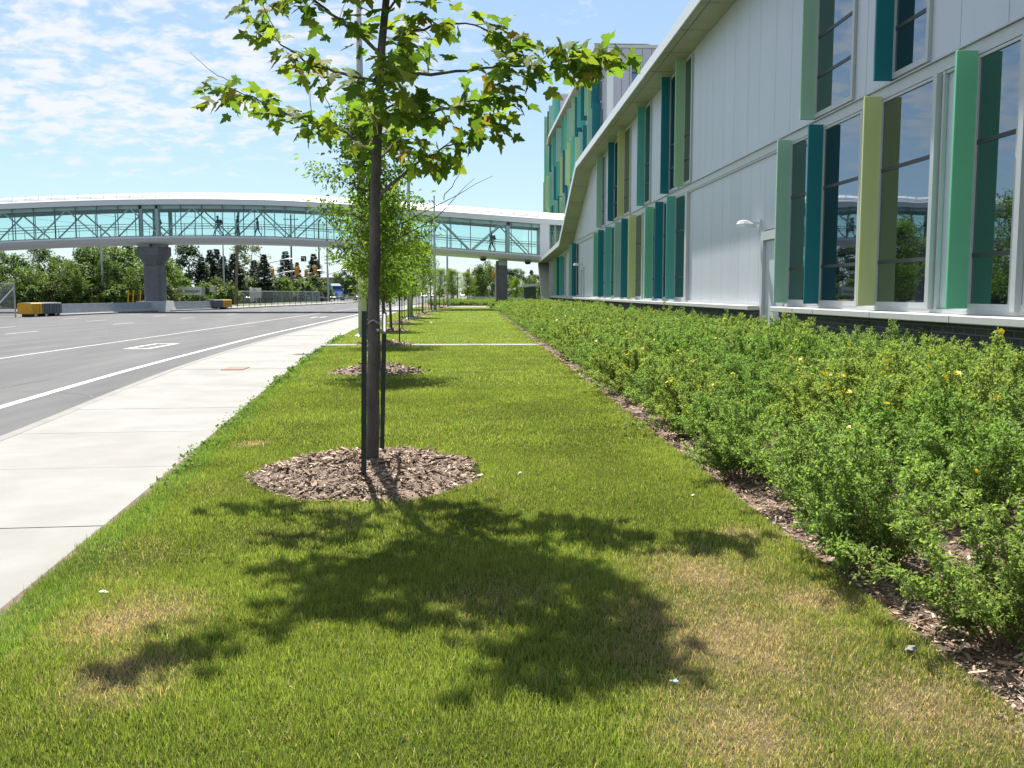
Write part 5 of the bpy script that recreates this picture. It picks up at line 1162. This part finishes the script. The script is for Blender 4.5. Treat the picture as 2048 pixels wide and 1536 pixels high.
# ------------------------------------------------------------------ shrubs
def shrub(seed, flowers=0, nst=30, lod=1):
    g = np.random.default_rng(seed); wd = Acc(); C, D, T = [], [], []; fl = []
    for i in range(nst):
        a = i*2.4+g.uniform(-.4, .4); q = math.sqrt((i+.5)/nst); th = q*R(55)*g.uniform(.75, 1.15)
        L = g.uniform(.66, .9)*(1-.12*q); d = (math.sin(th)*math.cos(a), math.sin(th)*math.sin(a), math.cos(th)+.25)
        b = (.09*q*math.cos(a), .09*q*math.sin(a), -.02); Q = curve(b, d, L, 8, .12+.25*q, g, .07)
        if lod: V, F = tube_np(Q, np.linspace(.0065, .0015, 9), 4); wd.add(V, F, (.9, .7, .6))
        for k in range(2, 9):
            for _ in range(4 if lod else 2):
                f = k/8; td = unit(unit(Q[k]-Q[k-1])*.7+g.normal(size=3)*.65+np.array([0, 0, .25])); tl = g.uniform(.06, .17)*(1.15-.5*f); tw = curve(Q[k], td, tl, 3, -.1, g, .08)
                if lod: V, F = tube_np(tw, [.002, .0016, .0012, .0008], 3); wd.add(V, F, (.9, .75, .6))
                m = int(g.integers(16, 28)) if lod else 8; t = g.uniform(.1, 1.05, m)*3; P = np.stack([np.interp(t, range(4), tw[:, j]) for j in range(3)], 1)+g.normal(size=(m, 3))*.010
                C.append(P); D.append(unit(td*.55+g.normal(size=(m, 3))*.75)); T.append(np.full(m, f))
                if flowers and k > 5 and g.random() < flowers: fl.append(tw[-1]+np.array([0, 0, .012]))
    C, D, T = np.concatenate(C), np.concatenate(D), np.concatenate(T); n = len(C)
    N = unit(np.array([0, 0, .9])+g.normal(size=(n, 3))*.6); L = g.uniform(.017, .034, n)*(1 if lod else 2.2)
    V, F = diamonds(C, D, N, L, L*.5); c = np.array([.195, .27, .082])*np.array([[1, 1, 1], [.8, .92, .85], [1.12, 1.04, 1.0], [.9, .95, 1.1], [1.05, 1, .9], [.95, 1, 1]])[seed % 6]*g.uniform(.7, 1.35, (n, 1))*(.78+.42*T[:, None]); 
    return wd, (V, F, np.repeat(c, 4, 0)), np.array(fl)
def flower_mesh(P, g):
    acc = Acc()
    for p in P:
        N = unit(np.array([0, -.4, .8])+g.normal(size=3)*.5); u = unit(np.cross(N, [1, 0, .1])); v = np.cross(N, u)
        for k in range(5):
            a = 2*math.pi*k/5; d = u*math.cos(a)+v*math.sin(a); s = -u*math.sin(a)+v*math.cos(a); r = .023
            acc.add(np.array([p, p+d*r*.7+s*r*.5+N*.003, p+d*r+N*.005, p+d*r*.7-s*r*.5+N*.003]), np.array([[0, 1, 2, 3]]), (1, 1, 1))
    return acc.mesh('flowers', M['petal'])
SH = []; gs = np.random.default_rng(46)
for s, fl in ((201, 0), (202, 0), (203, 0), (204, 0), (205, .022), (206, .05)):
    wd, (V, F, c), P = shrub(s, fl); acc = Acc(); acc.add(V, F, c); root = empty('shrub')
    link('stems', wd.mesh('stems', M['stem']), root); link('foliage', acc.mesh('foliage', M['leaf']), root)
    for p in P[:14]: link('flower', flower_mesh([p], gs), root)
    SH.append(root)
G1, G2 = 'green shrubs without flowers in the planting bed', 'shrubs with yellow flowers in the planting bed'
L1, L2 = 'dense green leafy shrub without flowers in the mulched bed before the building', 'green shrub with a few small yellow flowers in the mulched bed before the building'
spots = []
for r, X in enumerate((2.42, 3.4, 4.25, 5.05, 5.7, 6.12)):
    y = 2.2+.45*(r % 2) + (.0 if r else .85)
    while y < 84: spots.append((X, y, r)); y += (1.12 if y < 16 else .97)
spots.sort(key=lambda s: s[1]); rs = random.Random(9); near, farS, usedS = [], [], set(); cnt = 0
for X, y, r in spots:
    if y < X*1.45 or (r == 1 and 3.9 < y < 5.4): continue                      # far outside the view to the side
    if cnt < 300: near.append((X, y, r)); cnt += 1
    else: farS.append((X, y, r))
HERO = {0: [(2.3, 3.88, 1.0), (2.12, 5.0, 1.04), (2.38, 6.35, .95), (2.18, 7.55, .95)]}
near = [s for s in near if not (s[2] == 0 and s[1] < 7.9)] + [(a, b, 9) for a, b, c in HERO[0]]
for X, y, r in near:
    fl = (rs.random() < (.05 if y < 5.6 or (r > 2 and y < 16) else .4) and r != 9) or (r in (0, 1) and 6 < y < 17 and rs.random() < .6); k = rs.choice((4, 5)) if fl else rs.randrange(4)
    x_, y_ = X+rs.uniform(-.12, .12)*(r != 9), y+rs.uniform(-.13, .13)*(r != 9); s = rs.uniform(.86, 1.1)*(1.0 if r in (0, 9) else 1.06); rz = rs.uniform(0, 6.28)
    s *= rs.uniform(.9, 1.08); loc = (x_, y_, .02+.02*max(0, x_-2.2)); sc = (s*1.02, s*1.02, s*rs.uniform(.86, 1.12))
    if k not in usedS: usedS.add(k); o = SH[k]; o.location = loc; o.rotation_euler = (0, 0, rz); o.scale = sc
    else: o = copy_tree(SH[k], None, loc, rz, sc)
    tag(o, L2 if fl else L1, 'shrub', G2 if fl else G1)
# the shrubs further along read as one planting
acc = Acc(); var = [shrub(s, .0, 22, 0)[1] for s in (211, 212, 213)]; gf = np.random.default_rng(47)
far_all = [(X, y, 1.0) for X, y, r in farS] + [(gf.uniform(-4.6, 2.6) if k % 3 else gf.uniform(1.5, 6), gf.uniform(104.8, 121), .9) for k in range(170)] + [(gf.uniform(1.95, 2.5), gf.uniform(85, 96), .9) for k in range(14)] + [(gf.uniform(3, 6.5), gf.uniform(85, 104), .9) for k in range(70)]
for X, y, s0 in far_all:
    V, F, c = var[int(gf.integers(3))]; a = gf.uniform(0, 6.28); s = s0*gf.uniform(.95, 1.2); Rm = np.array([[math.cos(a), -math.sin(a), 0], [math.sin(a), math.cos(a), 0], [0, 0, 1]])
    W = (V*s)@Rm.T + np.array([X+gf.uniform(-.15, .15), y+gf.uniform(-.2, .2), .04+.02*max(0, X-2.2)])
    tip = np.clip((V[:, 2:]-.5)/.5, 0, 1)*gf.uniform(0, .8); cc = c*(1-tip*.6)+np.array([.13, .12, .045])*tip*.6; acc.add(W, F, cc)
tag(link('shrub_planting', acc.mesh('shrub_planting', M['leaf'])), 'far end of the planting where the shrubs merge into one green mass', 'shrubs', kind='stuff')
P = np.array([(X+gf.uniform(-.3, .3), y+gf.uniform(-.3, .3), gf.uniform(.75, .95)) for X, y, r in farS if gf.random() < .45]); 
if len(P): tag(link('far_flowers', flower_mesh(P, gf)), 'scattered yellow flowers on the far shrubs', 'flowers', kind='stuff')
# ------------------------------------------------------------------ litter and stones
def scrap(x, y, s, m, lab, nm, seed):
    g = np.random.default_rng(seed); bm = bmesh.new(); bmesh.ops.create_icosphere(bm, subdivisions=2, radius=1)
    for v in bm.verts: f = 1+.28*g.normal(); v.co = (v.co.x*s*f, v.co.y*s*.7*f, max(-.3, v.co.z)*s*.45*f)
    mb = MB(); mb.bm(bm); bm.free(); o = mb.build(nm, m); z = float(lawn_z(np.array([x]), np.array([y]))[0]) if x < ROW else .03; o.location = (x, y, z+s*.15+.02); o.rotation_euler = (0, 0, seed); tag(o, lab, 'litter' if nm != 'stone' else 'stone')
M['blue_paper'] = mat('pale_blue_paper', (.55, .68, .70), .7)
scrap(-1.84, 4.68, .019, M['white'], 'crumpled white paper scrap on the dry grass near the sidewalk', 'litter', 3)
scrap(.38, 7.6, .02, M['white'], 'small white scrap on the lawn right of the nearest mulch mound', 'litter', 4)
scrap(1.6, 6.75, .018, M['sill'], 'small pale scrap on the grass near the bed edge', 'litter', 5)
scrap(.76, 3.45, .017, M['blue_paper'], 'pale blue crumpled wrapper in the grass before the tree shadow', 'litter', 6)
scrap(1.8, 3.72, .035, M['kerb'], 'flat grey stone on the edge between the lawn and the mulch', 'stone', 7)
scrap(-2.0, 46, .09, M['white'], 'white scrap lying alone on the far lawn', 'litter', 8)
# ------------------------------------------------------------------ people
def person(x, y, z, face, h, lab, shirt, trousers, hair=(.03, .02, .015), stride=.3, pack=None, cap=False, packlab=None, bare=False):
    "walking figure; face = direction angle of travel in plan"
    root = empty('person', (x, y, z), face, lab, 'person')
    s = h/1.75; st = stride
    J = dict(pel=(0, 0, .95), sp1=(.02, 0, 1.12), sp2=(.03, 0, 1.3), ch=(.02, 0, 1.42), nk=(.03, 0, 1.5), hd0=(.05, 0, 1.58), hd1=(.06, 0, 1.68))
    rad = dict(pel=(.13, .155), sp1=(.115, .14), sp2=(.125, .165), ch=(.11, .17), nk=(.055, .06), hd0=(.075, .07), hd1=(.095, .08)); E = [('pel', 'sp1'), ('sp1', 'sp2'), ('sp2', 'ch'), ('ch', 'nk'), ('nk', 'hd0'), ('hd0', 'hd1')]
    J['hd2'] = (.06, 0, 1.735); rad['hd2'] = (.07, .065); E.append(('hd1', 'hd2')); J['nose'] = (.145, 0, 1.655); rad['nose'] = (.016, .014); E.append(('hd1', 'nose'))
    for sd, ph in ((1, 1), (-1, -1)):
        y0 = .09*sd; f = ph*st; n = str(sd)
        J['hip'+n] = (0, y0, .88); J['kn'+n] = (f*.55+.05, y0, .49); J['an'+n] = (f-.06*(ph < 0), y0, .09+.05*(ph < 0)); J['to'+n] = (f+.15, y0+.02*sd, .035)
        rad['hip'+n] = (.095, .095); rad['kn'+n] = (.06, .06); rad['an'+n] = (.042, .042); rad['to'+n] = (.035, .04)
        E += [('pel', 'hip'+n), ('hip'+n, 'kn'+n), ('kn'+n, 'an'+n), ('an'+n, 'to'+n)]
        a = -ph*st*.8
        J['sh'+n] = (.01, .19*sd, 1.41); J['el'+n] = (a*.5-.03, .235*sd, 1.13); J['wr'+n] = (a+.08, .23*sd, .90); J['pa'+n] = (a+.11, .225*sd, .83)
        rad['sh'+n] = (.062, .062); rad['el'+n] = (.043, .043); rad['wr'+n] = (.027, .03); rad['pa'+n] = (.018, .036)
        E += [('ch', 'sh'+n), ('sh'+n, 'el'+n), ('el'+n, 'wr'+n), ('wr'+n, 'pa'+n)]
        for k in range(4):
            J['f%d%s' % (k, n)] = (a+.135-.03*k+.02, (.225-.006*k)*sd, .755+.01*abs(k-1)); rad['f%d%s' % (k, n)] = (.009, .009); E.append(('pa'+n, 'f%d%s' % (k, n)))
        J['th'+n] = (a+.16, .2*sd, .825); rad['th'+n] = (.01, .01); E.append(('pa'+n, 'th'+n))
    ks = list(J); me = bpy.data.meshes.new('body'); me.from_pydata([tuple(c*s for c in J[k]) for k in ks], [(ks.index(a), ks.index(b)) for a, b in E], [])
    o = bpy.data.objects.new('body', me); COL.objects.link(o); md = o.modifiers.new('s', 'SKIN'); md.use_smooth_shade = True
    for i, k in enumerate(ks): v = me.skin_vertices[0].data[i]; v.radius = (rad[k][0]*s, rad[k][1]*s); v.use_root = (k == 'pel')
    o.modifiers.new('d', 'SUBSURF').levels = 1; bpy.context.view_layer.update()
    m2 = bpy.data.meshes.new_from_object(o.evaluated_get(bpy.context.evaluated_depsgraph_get())); bpy.data.objects.remove(o); m2.name = 'body'
    m2.materials.clear(); ms = [M['skin'], mat('shirt', shirt, .8), mat('trousers', trousers, .8), M['black']]
    for m in ms: m2.materials.append(m)
    for p in m2.polygons:
        c = p.center/s; arm = abs(c.y) > .2 and c.z < 1.12
        p.material_index = 3 if c.z < .1 else (0 if (c.z > 1.5 or (arm and c.z < (1.1 if bare else .92))) else (2 if c.z < .97 and not (abs(c.y) > .19) else 1)); p.use_smooth = True
    link('body', m2, root)
    bm = bmesh.new(); bmesh.ops.create_uvsphere(bm, u_segments=12, v_segments=8, radius=1)
    for v in bm.verts: v.co = Vector((.045+v.co.x*.105, v.co.y*.092, 1.70+v.co.z*.10 if v.co.z > -.2 else 1.68+v.co.z*.05-(.08 if v.co.x < 0 else 0)))*s
    mb = MB(); mb.bm(bm); bm.free()
    if cap: mb.add([(.12*s, -.07*s, 1.715*s), (.24*s, -.06*s, 1.695*s), (.24*s, .06*s, 1.695*s), (.12*s, .07*s, 1.715*s)], [(0, 1, 2, 3)])
    mb.build('cap' if cap else 'hair', mat('hair', hair, .8), root, smooth=True)
    if pack:
        pk = empty('backpack', (x, y, z), face, packlab, 'backpack')
        mb = MB(); mb.cham(-.33*s, -.115*s, -.15*s, .15*s, 1.0*s, 1.45*s, .06*s); mb.build('bag', mat('pack', pack, .8), pk)
        mb = MB(); mb.cham(-.39*s, -.335*s, -.1*s, .1*s, 1.03*s, 1.22*s, .02*s); mb.build('pocket', mat('pack_pocket', tuple(c*.8 for c in pack), .8), pk)
        for sd in (-1, 1):
            mb = MB(); mb.tube([(-.12*s, sd*.1*s, 1.4*s), (.02*s, sd*.11*s, 1.5*s), (.15*s, sd*.1*s, 1.38*s), (.12*s, sd*.11*s, 1.15*s), (-.12*s, sd*.12*s, 1.05*s)], .018*s, 5); mb.build('strap', M['black'], pk)
    return root
def on_bridge(px, yoff, **k):
    Y = B0+1.5+yoff; x = at(px, 470, Y).x; return dict(x=x, y=Y, z=bz(x)+.705, **k)
person(**on_bridge(315, 0), face=R(180), h=1.8, lab='person with a big backpack walking left, above the left bridge pier', shirt=(.04, .05, .08), trousers=(.03, .035, .05), stride=.36, pack=(.03, .035, .05), packlab='bulky dark backpack worn by the leftmost person on the bridge')
person(**on_bridge(437, .2), face=R(180), h=1.78, lab='person in dark clothes mid-stride, second from the left on the bridge', shirt=(.05, .045, .06), trousers=(.03, .04, .07), stride=.4, pack=(.05, .05, .055), packlab='dark backpack worn by the second person on the bridge')
person(**on_bridge(475, .1), face=R(0), h=1.8, lab='person with a peaked cap and upright posture, third from the left on the bridge', shirt=(.06, .05, .05), trousers=(.04, .05, .08), stride=.16, cap=True, hair=(.04, .03, .03))
person(**on_bridge(516, .4), face=R(180), h=1.66, lab='slim person in dark top, fourth from the left on the bridge', shirt=(.08, .06, .07), trousers=(.05, .06, .09), stride=.26)
person(**on_bridge(983.5, .2), face=R(180), h=1.74, lab='person at the right end of the bridge beside the steel column', shirt=(.02, .02, .025), trousers=(.03, .035, .05), stride=.3, pack=(.02, .02, .022), packlab='black backpack worn by the person at the right end of the bridge')
person(at(904, 600, 124).x, 124, -.0, R(-100), 1.75, 'pedestrian in pale shirt and dark trousers on the far sidewalk', (.42, .42, .55), (.03, .03, .04), stride=.2)
